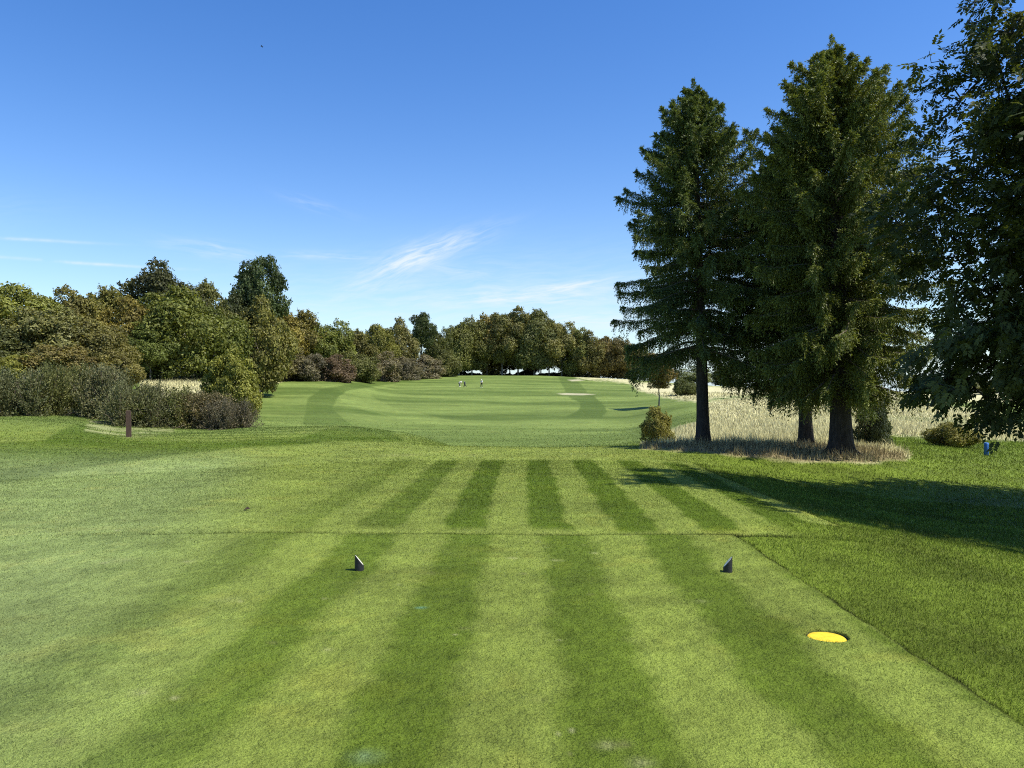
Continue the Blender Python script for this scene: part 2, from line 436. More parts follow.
# ------------------------------------------------------------------ mesh helpers
def mesh_np(name, V, Fc, nv, mats, attrs=None, smooth=False, mat_idx=None):
    """V (n,3); Fc flat index array; nv corners per face (int)"""
    me = bpy.data.meshes.new(name)
    V = np.ascontiguousarray(V, np.float32); Fc = np.ascontiguousarray(Fc, np.int32).ravel()
    nf = len(Fc) // nv
    me.vertices.add(len(V)); me.vertices.foreach_set('co', V.ravel())
    me.loops.add(len(Fc)); me.loops.foreach_set('vertex_index', Fc)
    me.polygons.add(nf)
    me.polygons.foreach_set('loop_start', np.arange(0, nf * nv, nv, dtype=np.int32))
    me.polygons.foreach_set('loop_total', np.full(nf, nv, np.int32))
    if smooth:
        me.polygons.foreach_set('use_smooth', np.ones(nf, bool))
    me.update(calc_edges=True)
    for k, a in (attrs or {}).items():
        if a.ndim == 2:
            at = me.attributes.new(k, 'FLOAT_COLOR', 'POINT')
            b = np.ones((len(V), 4), np.float32); b[:, :3] = a
            at.data.foreach_set('color', b.ravel())
        else:
            at = me.attributes.new(k, 'FLOAT', 'POINT')
            at.data.foreach_set('value', np.ascontiguousarray(a, np.float32))
    for m in (mats if isinstance(mats, (list, tuple)) else [mats]):
        me.materials.append(m)
    return me

def link(name, data, parent=None, loc=(0, 0, 0)):
    o = bpy.data.objects.new(name, data)
    COL.objects.link(o)
    o.location = loc
    if parent is not None:
        o.parent = parent
    return o

def tag(o, label=None, cat=None, group=None, kind=None):
    if label: o['label'] = label
    if cat: o['category'] = cat
    if group: o['group'] = group
    if kind: o['kind'] = kind
    return o

class Geo:
    """collects tubes and boxes into one quad/tri mesh"""
    def __init__(s):
        s.v = []; s.f = []
    def tube(s, pts, rad, n=6, cap=True):
        pts = [Vector(p) for p in pts]
        b = len(s.v)
        up = Vector((0, 0, 1))
        for i, p in enumerate(pts):
            d = (pts[min(i + 1, len(pts) - 1)] - pts[max(i - 1, 0)]).normalized()
            a = d.cross(up if abs(d.z) < .95 else Vector((1, 0, 0))).normalized()
            c = d.cross(a)
            r = rad[i] if hasattr(rad, '__len__') else rad
            for k in range(n):
                t = 2 * math.pi * k / n
                s.v.append(p + (a * math.cos(t) + c * math.sin(t)) * r)
        for i in range(len(pts) - 1):
            for k in range(n):
                k2 = (k + 1) % n
                s.f.append((b + i * n + k, b + i * n + k2, b + (i + 1) * n + k2, b + (i + 1) * n + k))
        if cap:
            s.f.append(tuple(b + k for k in range(n))[::-1])
            e = b + (len(pts) - 1) * n
            s.f.append(tuple(e + k for k in range(n)))
    def lathe(s, prof, n=24, c=(0, 0, 0)):
        b = len(s.v)
        for r, z in prof:
            for k in range(n):
                t = 2 * math.pi * k / n
                s.v.append(Vector((c[0] + r * math.cos(t), c[1] + r * math.sin(t), c[2] + z)))
        for i in range(len(prof) - 1):
            for k in range(n):
                k2 = (k + 1) % n
                s.f.append((b + i * n + k, b + i * n + k2, b + (i + 1) * n + k2, b + (i + 1) * n + k))
        if prof[0][0] > 1e-5:
            s.f.append(tuple(b + k for k in range(n))[::-1])
        if prof[-1][0] > 1e-5:
            e = b + (len(prof) - 1) * n
            s.f.append(tuple(e + k for k in range(n)))
    def poly(s, vs, fs):
        b = len(s.v)
        s.v += [Vector(v) for v in vs]
        s.f += [tuple(b + i for i in f) for f in fs]
    def mesh(s, name, mat, smooth=True):
        me = bpy.data.meshes.new(name)
        me.from_pydata([tuple(v) for v in s.v], [], s.f)
        me.update()
        if smooth:
            me.polygons.foreach_set('use_smooth', np.ones(len(me.polygons), bool))
        me.materials.append(mat)
        return me

def unit(a):
    return a / (np.linalg.norm(a, axis=-1, keepdims=True) + 1e-9)

def diamonds(P, Dr, Nn, L, W, fold=0.0):
    """leaf shaped quads: base point P, direction Dr, face normal Nn, length L, width W"""
    Dr = unit(Dr); S = unit(np.cross(Dr, Nn)); Nn = np.cross(S, Dr)
    L = L[:, None]; W = W[:, None]
    v = np.stack([P, P + Dr * L * .45 + S * W * .5 + Nn * W * fold, P + Dr * L, P + Dr * L * .45 - S * W * .5 + Nn * W * fold], 1).reshape(-1, 3)
    return v, np.arange(len(P) * 4)

# ------------------------------------------------------------------ materials
def leaf_material(name, autumn=(.20, .13, .035), transl=.28, var=.55, rough=.55, objcol=True, base=(.06, .09, .02)):
    m, t, out = new_mat(name)
    a = t.n('ShaderNodeAttribute', attribute_name='lv').outputs['Fac']
    b = t.n('ShaderNodeAttribute', attribute_name='lb').outputs['Fac']
    if objcol:
        oi = t.n('ShaderNodeObjectInfo')
        c0 = oi.outputs['Color']; al = oi.outputs['Alpha']
    else:
        rgb = t.n('ShaderNodeRGB'); rgb.outputs[0].default_value = base + (1,)
        c0 = rgb.outputs[0]; al = 0.15
    # some limbs turn earlier than others
    k = t.m('MULTIPLY', t.m('ADD', t.m('MULTIPLY', b, .7), t.m('MULTIPLY', a, .6)), al, clamp=True)
    c = t.mix(k, c0, autumn)
    v = t.m('ADD', t.m('MULTIPLY', a, var * 2), 1.0 - var)
    vv = t.m('MULTIPLY', v, t.m('ADD', t.m('MULTIPLY', b, .5), .75))
    cc = t.n('ShaderNodeCombineColor')
    for i in range(3): t.l(vv, cc.inputs[i])
    c = t.mix(1.0, c, cc.outputs[0], 'MULTIPLY')
    p = t.n('ShaderNodeBsdfPrincipled')
    p.inputs['Roughness'].default_value = rough
    p.inputs['Specular IOR Level'].default_value = .22
    t.l(c, p.inputs['Base Color'])
    tr = t.n('ShaderNodeBsdfTranslucent')
    t.l(t.mix(1.0, c, (1.3, 1.25, .5), 'MULTIPLY'), tr.inputs['Color'])
    ms = t.n('ShaderNodeMixShader'); ms.inputs[0].default_value = transl
    t.l(p.outputs[0], ms.inputs[1]); t.l(tr.outputs[0], ms.inputs[2])
    t.l(ms.outputs[0], out.inputs['Surface'])
    return m

def solid(name, col, rough=.6, nscale=0, nvar=.3, bump=0, spec=.4, stretch=(1, 1, 1)):
    m, t, out = new_mat(name)
    p = t.n('ShaderNodeBsdfPrincipled')
    p.inputs['Roughness'].default_value = rough
    p.inputs['Specular IOR Level'].default_value = spec
    if nscale:
        tc = t.n('ShaderNodeTexCoord')
        vec = t.mapping(tc.outputs['Object'], stretch)
        nz = t.noise(vec, nscale, 5, .6)
        c = t.mix(t.ramp(nz, .3, .7), tuple(x * (1 - nvar) for x in col), tuple(min(1, x * (1 + nvar)) for x in col))
        t.l(c, p.inputs['Base Color'])
        if bump:
            bn = t.n('ShaderNodeBump'); bn.inputs['Strength'].default_value = bump
            bn.inputs['Distance'].default_value = .02
            t.l(nz, bn.inputs['Height']); t.l(bn.outputs[0], p.inputs['Normal'])
    else:
        p.inputs['Base Color'].default_value = col + (1,)
    t.l(p.outputs[0], out.inputs['Surface'])
    return m

def turf_material(name, blades=False):
    m, t, out = new_mat(name)
    at = t.n('ShaderNodeAttribute', attribute_name='col')
    c = at.outputs['Color']
    geo = t.n('ShaderNodeNewGeometry')
    pos = geo.outputs['Position']
    p = t.n('ShaderNodeBsdfPrincipled')
    p.inputs['Roughness'].default_value = .8
    p.inputs['Specular IOR Level'].default_value = .08
    def mul(c, fac):
        cc = t.n('ShaderNodeCombineColor')
        for i in range(3): t.l(fac, cc.inputs[i])
        return t.mix(1.0, c, cc.outputs[0], 'MULTIPLY')
    if blades:
        a = t.n('ShaderNodeAttribute', attribute_name='lv').outputs['Fac']
        c = mul(c, t.m('ADD', t.m('MULTIPLY', a, 1.5), .34))
        yel = t.ramp(a, .86, .97)
        c = t.mix(t.m('MULTIPLY', yel, .55), c, (.34, .33, .13))
        t.l(c, p.inputs['Base Color'])
        tr = t.n('ShaderNodeBsdfTranslucent'); t.l(c, tr.inputs['Color'])
        ms = t.n('ShaderNodeMixShader'); ms.inputs[0].default_value = .3
        t.l(p.outputs[0], ms.inputs[1]); t.l(tr.outputs[0], ms.inputs[2])
        t.l(ms.outputs[0], out.inputs['Surface'])
        return m
    n0 = t.noise(pos, .35, 4, .6)
    n1 = t.noise(pos, 2.2, 4, .6)
    n2 = t.noise(t.mapping(pos, (1, .55, 1)), 16, 4, .65)
    n3 = t.noise(pos, 95, 3, .7)
    n4 = t.noise(t.mapping(pos, (.35, 1, 1)), 1.3, 4, .65)
    s = t.m('ADD', t.m('MULTIPLY', t.m('SUBTRACT', n0, .5), .30), 1.0)
    s = t.m('ADD', s, t.m('MULTIPLY', t.m('SUBTRACT', n1, .5), .42))
    s = t.m('ADD', s, t.m('MULTIPLY', t.m('SUBTRACT', n2, .5), .50))
    s = t.m('ADD', s, t.m('MULTIPLY', t.m('SUBTRACT', n3, .5), 1.5))
    s = t.m('ADD', s, t.m('MULTIPLY', t.m('SUBTRACT', n4, .5), .40))
    s = t.m('MAXIMUM', s, .2)
    c = mul(c, s)
    # worn, yellower patches
    wp = t.ramp(t.noise(pos, .9, 5, .7), .56, .74)
    c = t.mix(t.m('MULTIPLY', wp, .22), c, mul(t.mix(.5, c, (.26, .24, .09)), t.m('ADD', 1.0, 0.0)))
    t.l(c, p.inputs['Base Color'])
    b1 = t.n('ShaderNodeBump'); b1.inputs['Strength'].default_value = .9; b1.inputs['Distance'].default_value = .012
    t.l(t.noise(pos, 70, 4, .7), b1.inputs['Height'])
    b2 = t.n('ShaderNodeBump'); b2.inputs['Strength'].default_value = .6; b2.inputs['Distance'].default_value = .10
    t.l(t.noise(pos, 5.5, 4, .65), b2.inputs['Height'])
    t.l(b1.outputs[0], b2.inputs['Normal'])
    t.l(b2.outputs[0], p.inputs['Normal'])
    t.l(p.outputs[0], out.inputs['Surface'])
    return m

M_TURF = turf_material('turf')
M_BLADE = turf_material('turf_blades', True)
M_LEAF = leaf_material('broad_leaves', autumn=(.18, .155, .035), var=.4)
M_SCRUB = leaf_material('scrub_leaves', autumn=(.17, .10, .06), transl=.22)
M_NEEDLE = leaf_material('spruce_needles', autumn=(.20, .19, .05), transl=.24, var=.5, rough=.5)
M_ASH = leaf_material('tree_leaflets', autumn=(.16, .14, .03), transl=.38, var=.4, rough=.6)
M_BARK = solid('bark', (.045, .038, .030), .9, 6, .55, .8, .2, (3, 3, .7))
M_TWIG = solid('twig_bark', (.16, .125, .09), .9, 9, .4, 0, .2)
M_GREYBARK = solid('grey_bark', (.17, .155, .13), .9, 4, .45, .5, .2, (3, 3, .6))

# ------------------------------------------------------------------ ground
def build_ground():
    ang = np.concatenate([np.linspace(-180, -50, 53)[:-1], np.linspace(-50, -36, 57)[:-1], np.linspace(-36, 36, 761)[:-1],
                          np.linspace(36, 50, 57)[:-1], np.linspace(50, 180, 53)])
    ang = np.radians(ang)
    rr = [.4]
    while rr[-1] < 4.75: rr.append(rr[-1] * (1.05 if rr[-1] < 2.6 else 1.011))
    while rr[-1] < 5.75: rr.append(rr[-1] + .008)
    while rr[-1] < 8.3: rr.append(rr[-1] * 1.010)
    while rr[-1] < 10.6: rr.append(rr[-1] * 1.005)
    while rr[-1] < 300: rr.append(rr[-1] * 1.0115)
    while rr[-1] < 6000: rr.append(rr[-1] * 1.08)
    rr = np.array(rr)
    A, Q = np.meshgrid(ang, rr)
    X = (np.sin(A) * Q).ravel(); Y = (np.cos(A) * Q).ravel()
    Z = ground_z(X, Y)
    d = np.hypot(X - DISC[0], Y - DISC[1])
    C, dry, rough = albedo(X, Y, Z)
    hole = 1 - sstep(.127, .138, d)
    Z = Z - .045 * hole
    C = C * (1 - hole[:, None]) + np.array([.035, .03, .015]) * hole[:, None]
    na, nr = len(ang), len(rr)
    i, j = np.meshgrid(np.arange(nr - 1), np.arange(na - 1), indexing='ij')
    a = i * na + j
    Fq = np.stack([a, a + 1, a + na + 1, a + na], -1).reshape(-1, 4)[:, ::-1]
    cap = na  # centre fan
    V = np.stack([X, Y, Z], 1)
    me = mesh_np('ground', V, Fq, 4, M_TURF, {'col': C}, smooth=True)
    o = link('ground', me)
    tag(o, kind='structure')
    # small centre patch under the camera joins the first ring
    g = Geo()
    n0 = na - 1
    g.poly([(X[k], Y[k], Z[k]) for k in range(n0)], [tuple(range(n0))[::-1]])
    m2 = g.mesh('ground_patch', M_TURF)
    at = m2.attributes.new('col', 'FLOAT_COLOR', 'POINT')
    at.data.foreach_set('color', np.tile([.15, .2, .04, 1], n0).astype(np.float32))
    tag(link('ground_patch', m2), kind='structure')
    return o
build_ground()

# ------------------------------------------------------------------ short turf blades near the camera
def scatter_blades(name, N, d0, d1, half_deg, fn_h, wpx, seed, mask=None, power=1.0, mat=None, droop=.5, tint=None):
    r = np.random.default_rng(seed)
    u = r.random(N)
    D = d0 * (d1 / d0) ** (u ** power)
    A = np.radians(r.uniform(-half_deg, half_deg, N))
    X = np.sin(A) * D; Y = np.cos(A) * D
    Z = ground_z(X, Y)
    NEAR_ONLY[0] = d1 <= 10
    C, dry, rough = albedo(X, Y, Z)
    NEAR_ONLY[0] = False
    keep = np.hypot(X - DISC[0], Y - DISC[1]) > .133
    if mask is not None:
        keep &= mask(X, Y, Z, dry, rough, r)
    X, Y, Z, C, dry, rough, D = (q[keep] for q in (X, Y, Z, C, dry, rough, D))
    n = len(X)
    h = fn_h(dry, rough, r.random(n), X, Y)
    w = np.maximum(.0016, wpx * D / F) * r.uniform(.6, 1.3, n)
    a = r.uniform(0, 2 * math.pi, n)
    lean = np.abs(r.normal(0, droop, n))
    la = r.uniform(0, 2 * math.pi, n)
    P = np.stack([X, Y, Z - .003], 1)
    side = np.stack([np.cos(a), np.sin(a), np.zeros(n)], 1) * w[:, None] * .5
    tip = P + np.stack([np.cos(la) * lean, np.sin(la) * lean, np.ones(n)], 1) * h[:, None]
    V = np.stack([P - side, P + side, tip], 1).reshape(-1, 3)
    lv = np.repeat(r.random(n), 3)
    if tint is not None:
        C = tint(C, dry, r.random(n), X, Y)
    me = mesh_np(name, V, np.arange(n * 3), 3, mat or M_BLADE, {'col': np.repeat(C, 3, 0), 'lv': lv})
    return link(name, me)

h_turf = lambda dry, rough, q, X, Y: (.007 + .009 * q) * (1 + 1.0 * rough) * np.clip(Y / 7, 1, 1.6) * (1 + .5 * ((Y > 8.42) & (Y < 8.62)))
o = scatter_blades('grass', 640000, 1.6, 10, 40, h_turf, .5, 5, power=.85, droop=.8)
tag(o, 'very short green turf blades over the first tee', 'grass', kind='stuff')
o = scatter_blades('grass', 260000, 10, 17, 40, h_turf, .5, 35, power=.9, droop=.8, mask=lambda X, Y, Z, d, ro, r: d < .2)
tag(o, 'short green turf blades over the second tee and its surround', 'grass', kind='stuff')
o = scatter_blades('grass', 420000, 14, 90, 40, lambda dry, rough, q, X, Y: (.014 + .018 * q) * (1 + 1.0 * rough) * np.clip(Y / 20, 1, 2.5), .6, 15, power=1.0, droop=.9,
                   mask=lambda X, Y, Z, d, ro, r: (d < .2) & (r.random(len(d)) < np.clip((Y - 13) / 4, 0, 1) * np.clip((95 - Y) / 60, 0, 1)))
tag(o, 'longer green grass blades beyond the tee', 'grass', kind='stuff')

def h_dry(dry, rough, q, X, Y):
    return (.10 + .28 * q ** 1.8) * np.clip(dry, .25, 1) * np.where(X < 0, .8, np.where(Y < 26, .68, 1)) * (1 + .5 * vnoise(X, Y, .9, 66))
def tint_dry(C, dry, q, X, Y):
    return np.clip(C * (.7 + .7 * q)[:, None], 0, .8)
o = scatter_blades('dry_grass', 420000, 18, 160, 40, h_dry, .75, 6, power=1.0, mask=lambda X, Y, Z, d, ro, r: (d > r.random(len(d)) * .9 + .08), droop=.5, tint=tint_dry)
tag(o, 'tall straw-coloured dry grass on the unmown slope behind the spruces', 'dry grass', kind='stuff')

# ------------------------------------------------------------------ crowns
def crown_variant(name, n_lobes, n_leaves, leaf, seed, mat, squash=1.0, base_cut=-.95, lob=(.26, .42), shape='round'):
    """unit crown: radius about 1, z from -1 to 1"""
    r = np.random.default_rng(seed)
    cen, rad = [], []
    for i in range(n_lobes):
        d = unit(r.normal(size=3))
        if i == 0: d = np.array([0, 0, 1.])
        k = r.uniform(.45, .78)
        c = d * k
        if shape == 'cone':
            c[:2] *= (1 - .45 * max(0, c[2]))
        if c[2] < -.75: c[2] = -.7
        cen.append(c); rad.append(r.uniform(*lob) * (1 if c[2] < .3 else .85))
    cen = np.array(cen); rad = np.array(rad)
    pr = rad ** 2 / (rad ** 2).sum()
    k = r.choice(n_lobes, n_leaves, p=pr)
    d = unit(r.normal(size=(n_leaves, 3)) + unit(cen[k]) * .8)
    # dimpled lobes: shell radius varies
    bump = 1 + .16 * np.sin(d[:, 0] * 7 + k) * np.sin(d[:, 1] * 8 + 2 * k) + .12 * np.sin(d[:, 2] * 13 + k)
    P = cen[k] + d * (rad[k] * bump * (1 - .35 * r.random(n_leaves) ** 2.2))[:, None]
    P += r.normal(0, .018, P.shape)
    tw = r.random(n_leaves) < .13
    sp = r.integers(0, 90, n_leaves); sd = unit(r.normal(size=(90, 3)) + np.array([0, 0, .35])); sk = r.integers(0, n_lobes, 90)
    ln = r.random(n_leaves) ** .8 * .13
    Pt = cen[sk[sp]] + sd[sp] * (rad[sk[sp]] * .9 + ln)[:, None] + r.normal(0, .022, P.shape) * (1.4 - ln[:, None] * 3)
    P = np.where(tw[:, None], Pt, P); k = np.where(tw, sk[sp], k)
    P[:, 2] *= squash
    P[:, :2] *= (1 + .12 * np.clip(-P[:, 2:3], 0, 1))
    kp = P[:, 2] > base_cut
    P, d, k = P[kp], d[kp], k[kp]
    n = len(P)
    N = unit(d + r.normal(0, .65, (n, 3)) + np.array([0, 0, .35]))
    Dr = np.cross(N, r.normal(size=(n, 3))) + np.array([0, 0, -.3])
    s = leaf * r.uniform(.45, 1.5, n)
    V, Fc = diamonds(P, Dr, N, s, s * .75, .12)
    lobev = r.random(n_lobes)[k]
    lv = np.repeat(r.random(n), 4); lb = np.repeat(lobev, 4)
    return mesh_np(name, V, Fc, 4, mat, {'lv': lv, 'lb': lb})

def trunk_variant(name, seed, mat=None, limbs=7, clear=.45):
    """unit trunk: height 1 up to the crown middle; radius .06"""
    r = random.Random(seed)
    g = Geo()
    pts = [Vector((0, 0, -.06))]
    rad = [.062]
    for i in range(1, 8):
        pts.append(Vector((r.uniform(-.02, .02) * i * .5, r.uniform(-.02, .02) * i * .5, i / 7)))
        rad.append(.05 * (1 - .1 * i))
    g.tube(pts, rad, 7)
    for i in range(limbs):
        z0 = r.uniform(clear, .85)
        a = r.uniform(0, 6.28)
        p0 = pts[int(z0 * 7)]
        L = r.uniform(.25, .5)
        q = [p0, p0 + Vector((math.cos(a) * L * .5, math.sin(a) * L * .5, L * .55)), p0 + Vector((math.cos(a) * L, math.sin(a) * L, L * 1.2))]
        g.tube(q, [.024, .016, .006], 5)
    return g.mesh(name, mat or M_GREYBARK)

CROWNS = [crown_variant('crown_shape', nl, 30000, .052, 100 + i, M_LEAF, shape=sh, lob=lb) for i, (nl, sh, lb) in enumerate(
    [(38, 'round', (.20, .38)), (48, 'round', (.17, .34)), (40, 'round', (.22, .34)), (54, 'round', (.16, .32)), (34, 'cone', (.24, .38))])]
TRUNKS = [trunk_variant('trunk_shape', 200 + i) for i in range(3)]

def scrub_variant(name, n_shoots, n_leaves, leaf, seed, mat, upright=.8, flat=1.0):
    """unit shrub: z 0..1, radius ~1; leaves along shoots that fan from the base"""
    r = np.random.default_rng(seed)
    # domed base made of several stools
    ns = 7
    st = np.stack([r.uniform(-.55, .55, ns), r.uniform(-.55, .55, ns), np.zeros(ns)], 1)
    si = r.integers(0, ns, n_shoots)
    az = r.uniform(0, 2 * math.pi, n_shoots); tl = np.abs(r.normal(0, .55, n_shoots))
    tl = np.clip(tl, 0, 1.35)
    L = r.uniform(.55, 1.0, n_shoots) * (1 - .18 * tl)
    d = np.stack([np.sin(tl) * np.cos(az) * 1.0, np.sin(tl) * np.sin(az) * 1.0, np.cos(tl)], 1)
    k = r.integers(0, n_shoots, n_leaves)
    s = 1 - r.random(n_leaves) ** 1.6 * .85
    P = st[si[k]] + d[k] * (L[k] * s)[:, None]
    P[:, 2] -= .15 * (s * tl[k]) ** 2
    P += r.normal(0, .035, P.shape) * np.array([1, 1, .8])
    P[:, 2] = np.abs(P[:, 2]) * flat
    Dr = d[k] * upright + r.normal(0, .55, P.shape)
    N = r.normal(size=P.shape) + np.array([0, 0, .4])
    sz = leaf * r.uniform(.6, 1.4, n_leaves)
    V, Fc = diamonds(P, Dr, N, sz, sz * .45, .1)
    lv = np.repeat(r.random(n_leaves), 4)
    lb = np.repeat((r.random(ns)[si] * .5 + r.random(n_shoots) * .5)[k], 4)
    me = mesh_np(name, V, Fc, 4, mat, {'lv': lv, 'lb': lb})
    g = Geo()
    for q in r.choice(n_shoots, min(n_shoots, 110), replace=False):
        a = Vector(st[si[q]]); b = a + Vector(d[q]) * float(L[q]) * .55; c = a + Vector(d[q]) * float(L[q]) * 1.0
        c.z -= .15 * float(tl[q]) ** 2; c.z *= flat; b.z *= flat
        a.z = -.05
        g.tube([a, b, c], [.012, .007, .002], 4, cap=False)
    return me, g.mesh(name + '_stems', M_TWIG)

SCRUBS = [scrub_variant('scrub_shape', 700, 30000, .045, 300 + i, M_SCRUB) for i in range(3)]
BUSHES = [scrub_variant('bush_shape', 420, 26000, .045, 320 + i, M_LEAF, .5) for i in range(1)] * 3

TREES = 0
COLS = dict(olive=(.105, .112, .032), green=(.072, .090, .026), dark=(.042, .056, .024), yellow=(.165, .155, .035), orange=(.150, .125, .032),
            brown=(.115, .10, .042), grey=(.108, .112, .048), lime=(.125, .14, .035), purple=(.112, .100, .062), pink=(.145, .125, .075), beech=(.098, .104, .040),
            bronze=(.125, .112, .042), far=(.13, .15, .10), red=(.115, .080, .048))  # far is paled: distance haze put into the leaf colour

def add_tree(px, D, top, hw, col, aut, label, group, base_frac=.05, name='tree', var=None, hbase=None, cat='tree', squeeze=1.0):
    """broadleaf tree > trunk, crown. base_frac: how high above the ground the crown starts"""
    global TREES
    TREES += 1
    r = random.Random(TREES * 17)
    X = (px - 512) / F * D
    z0 = gz(X, D)
    H = CAMZ + (HOR - top) / F * D - z0
    rad = hw / F * D
    root = link(name, None, loc=(X, D, z0))
    root.empty_display_size = .5
    tag(root, label, cat, group)
    v = TREES % len(CROWNS) if var is None else var
    cb = H * base_frac
    c = link('crown', CROWNS[v], root, (0, 0, (H + cb) / 2))
    c.scale = (rad * 1.18, rad * 1.15 * squeeze, (H - cb) / 2 * 1.03)
    c.rotation_euler = (0, 0, r.uniform(0, 6.28))
    cc = COLS[col]
    j = [r.uniform(.88, 1.12) for _ in range(3)]
    c.color = (cc[0] * j[0] * 1.52, cc[1] * j[1] * 1.42, cc[2] * j[2] * 1.1, aut * .6)
    t = link('trunk', TRUNKS[TREES % 3], root)
    th = cb + (H - cb) * .5
    t.scale = (max(rad * .95, 1.3), max(rad * .95, 1.3), th)
    t.rotation_euler = (0, 0, r.uniform(0, 6.28))
    return root

def add_shrub(px, D, top, hw, col, aut, label, group=None, name='shrub', kind='scrub', var=0, cat='shrub', zoff=0.0):
    X = (px - 512) / F * D
    z0 = gz(X, D) + zoff
    H = CAMZ + (HOR - top) / F * D - z0
    rad = hw / F * D
    root = link(name, None, loc=(X, D, z0))
    tag(root, label, cat, group)
    me, st = (SCRUBS if kind == 'scrub' else BUSHES)[var % 3]
    r = random.Random(int(px * 31 + D))
    if kind == 'mound':
        c = link('foliage', CROWNS[var % 4], root, (0, 0, H * .38))
        c.scale = (rad * 1.15, rad * 1.15, H * .62); c.rotation_euler = (0, 0, r.uniform(0, 6.28))
        c.color = tuple(q * 1.25 for q in COLS[col]) + (aut * .6,)
        s = link('stems', st, root); s.scale = (rad * .8, rad * .8, H * .7)
        return root
    c = link('foliage', me, root); s = link('stems', st, root)
    rot = r.uniform(0, 6.28)
    for q in (c, s):
        q.scale = (rad / 1.05, rad / 1.05, H / .97); q.rotation_euler = (0, 0, rot)
    cc = COLS[col]
    c.color = (cc[0] * 1.2, cc[1] * 1.3, cc[2] * 1.2, aut * .55)
    return root

G_WOOD = 'trees of the wood along the left of the fairway'
W = [
 # px, D, top, halfwidth, colour, autumn, crown base, label
 (-48, 72, 288, 58, 'olive', .4, .03, 'olive tree cut off by the left edge of the photo, above the scrub'),
 (18, 76, 277, 46, 'lime', .5, .03, 'yellow-green rounded tree at the top of the wood nearest the left edge'),
 (66, 80, 287, 36, 'olive', .5, .03, 'orange-tinged tree on the skyline, second along from the left edge'),
 (104, 88, 286, 30, 'olive', .3, .03, 'olive tree on the skyline just left of the dark domed oak'),
 (160, 108, 262, 36, 'dark', .2, .25, 'dark domed tree standing highest on the left wood skyline'),
 (203, 112, 280, 27, 'green', .3, .05, 'green tree on the skyline directly right of the dark domed tree'),
 (259, 128, 251, 27, 'dark', .05, .42, 'tall dark green tree rising alone above the wood'),
 (262, 120, 297, 30, 'olive', .3, .02, 'olive tree hiding the trunk of the tall lone dark tree'),
 (231, 122, 292, 24, 'dark', .2, .05, 'low dark tree in the skyline dip left of the tall lone tree'),
 (-22, 62, 322, 46, 'dark', .2, .02, 'dark grey-green tree low down at the left edge of the photo'),
 (44, 66, 306, 42, 'grey', .3, .02, 'grey-green tree in the middle of the wood above the olive scrub'),
 (96, 68, 316, 36, 'brown', .4, .02, 'brownish tree in the wood below the orange-tinged skyline tree'),
 (128, 84, 297, 34, 'orange', .6, .02, 'orange and green tree below and left of the dark domed tree'),
 (172, 86, 286, 42, 'olive', .45, .02, 'broad olive tree right above the strip of dry grass'),
 (210, 92, 300, 34, 'green', .3, .02, 'dark green tree right above the bushy young tree'),
 (150, 82, 325, 26, 'green', .15, .01, 'low dark green tree at the left end of the dry grass strip'),
 (246, 140, 316, 32, 'olive', .4, .02, 'olive tree in the wood below the tall lone dark tree'),
 (276, 160, 302, 28, 'yellow', .7, .03, 'bright yellow tree right of and below the tall lone dark tree'),
 (301, 166, 310, 27, 'olive', .5, .03, 'olive-gold tree on the skyline sloping down from the tall lone tree'),
 (328, 168, 320, 25, 'lime', .4, .03, 'pale lime tree halfway down the sloping skyline'),
 (352, 176, 329, 22, 'green', .3, .03, 'green tree at the lowest dip of the wood skyline'),
 (378, 190, 320, 20, 'olive', .3, .03, 'olive tree just right of the skyline dip'),
 (400, 200, 318, 17, 'beech', .2, .03, 'dull green tree just left of the small round treetop'),
 (421, 214, 312, 14, 'dark', .1, .45, 'small round dark treetop left of the beech row'),
 (438, 222, 328, 15, 'green', .2, .03, 'low green tree touching the left end of the beech row'),
 (60, 58, 344, 34, 'brown', .5, .0, 'russet-brown low tree right behind the olive scrub at far left'),
 (14, 57, 352, 30, 'lime', .4, .0, 'yellow-green low tree behind the scrub near the left edge'),
 (112, 60, 350, 26, 'brown', .5, .0, 'low brown-green tree behind the scrub above the wooden post'),
]
for (px, D, top, hw, col, aut, bf, lab) in W:
    add_tree(px, D, top, hw, col, aut, lab, G_WOOD, bf, name='tree')

BE = [(459, 246, 322, 14, 'beech', .2), (472, 250, 316, 15, 'beech', .25), (487, 254, 313, 15, 'bronze', .2), (502, 250, 310, 16, 'beech', .35), (518, 254, 307, 17, 'bronze', .3),
      (534, 251, 309, 16, 'beech', .35), (549, 255, 314, 14, 'beech', .2), (562, 250, 321, 14, 'bronze', .3), (575, 252, 324, 14, 'beech', .2), (589, 249, 331, 14, 'beech', .2),
      (603, 252, 336, 14, 'bronze', .2), (618, 249, 336, 15, 'beech', .15), (634, 252, 343, 15, 'beech', .2)]
ordn = ['first', 'second', 'third', 'fourth', 'fifth', 'sixth', 'seventh', 'eighth', 'ninth', 'tenth', 'eleventh', 'twelfth', 'thirteenth']
for i, (px, D, top, hw, col, aut) in enumerate(BE):
    if i == 4: lab = 'tallest bronze-green beech in the middle of the row on the hilltop'
    elif i < 8: lab = 'tall beech with bare trunk on the hilltop, %s from the left of its row' % ordn[i]
    else: lab = 'leafy beech on the right slope of the hilltop row, %s from the row\'s left end' % ordn[i]
    add_tree(px, D, top, hw * 1.12, col, aut, lab, 'row of beech trees on the hilltop', (.12, .10, .02, .16, .14, .10, .17, .02)[i] if i < 8 else .02, name='beech_tree', squeeze=1.3)

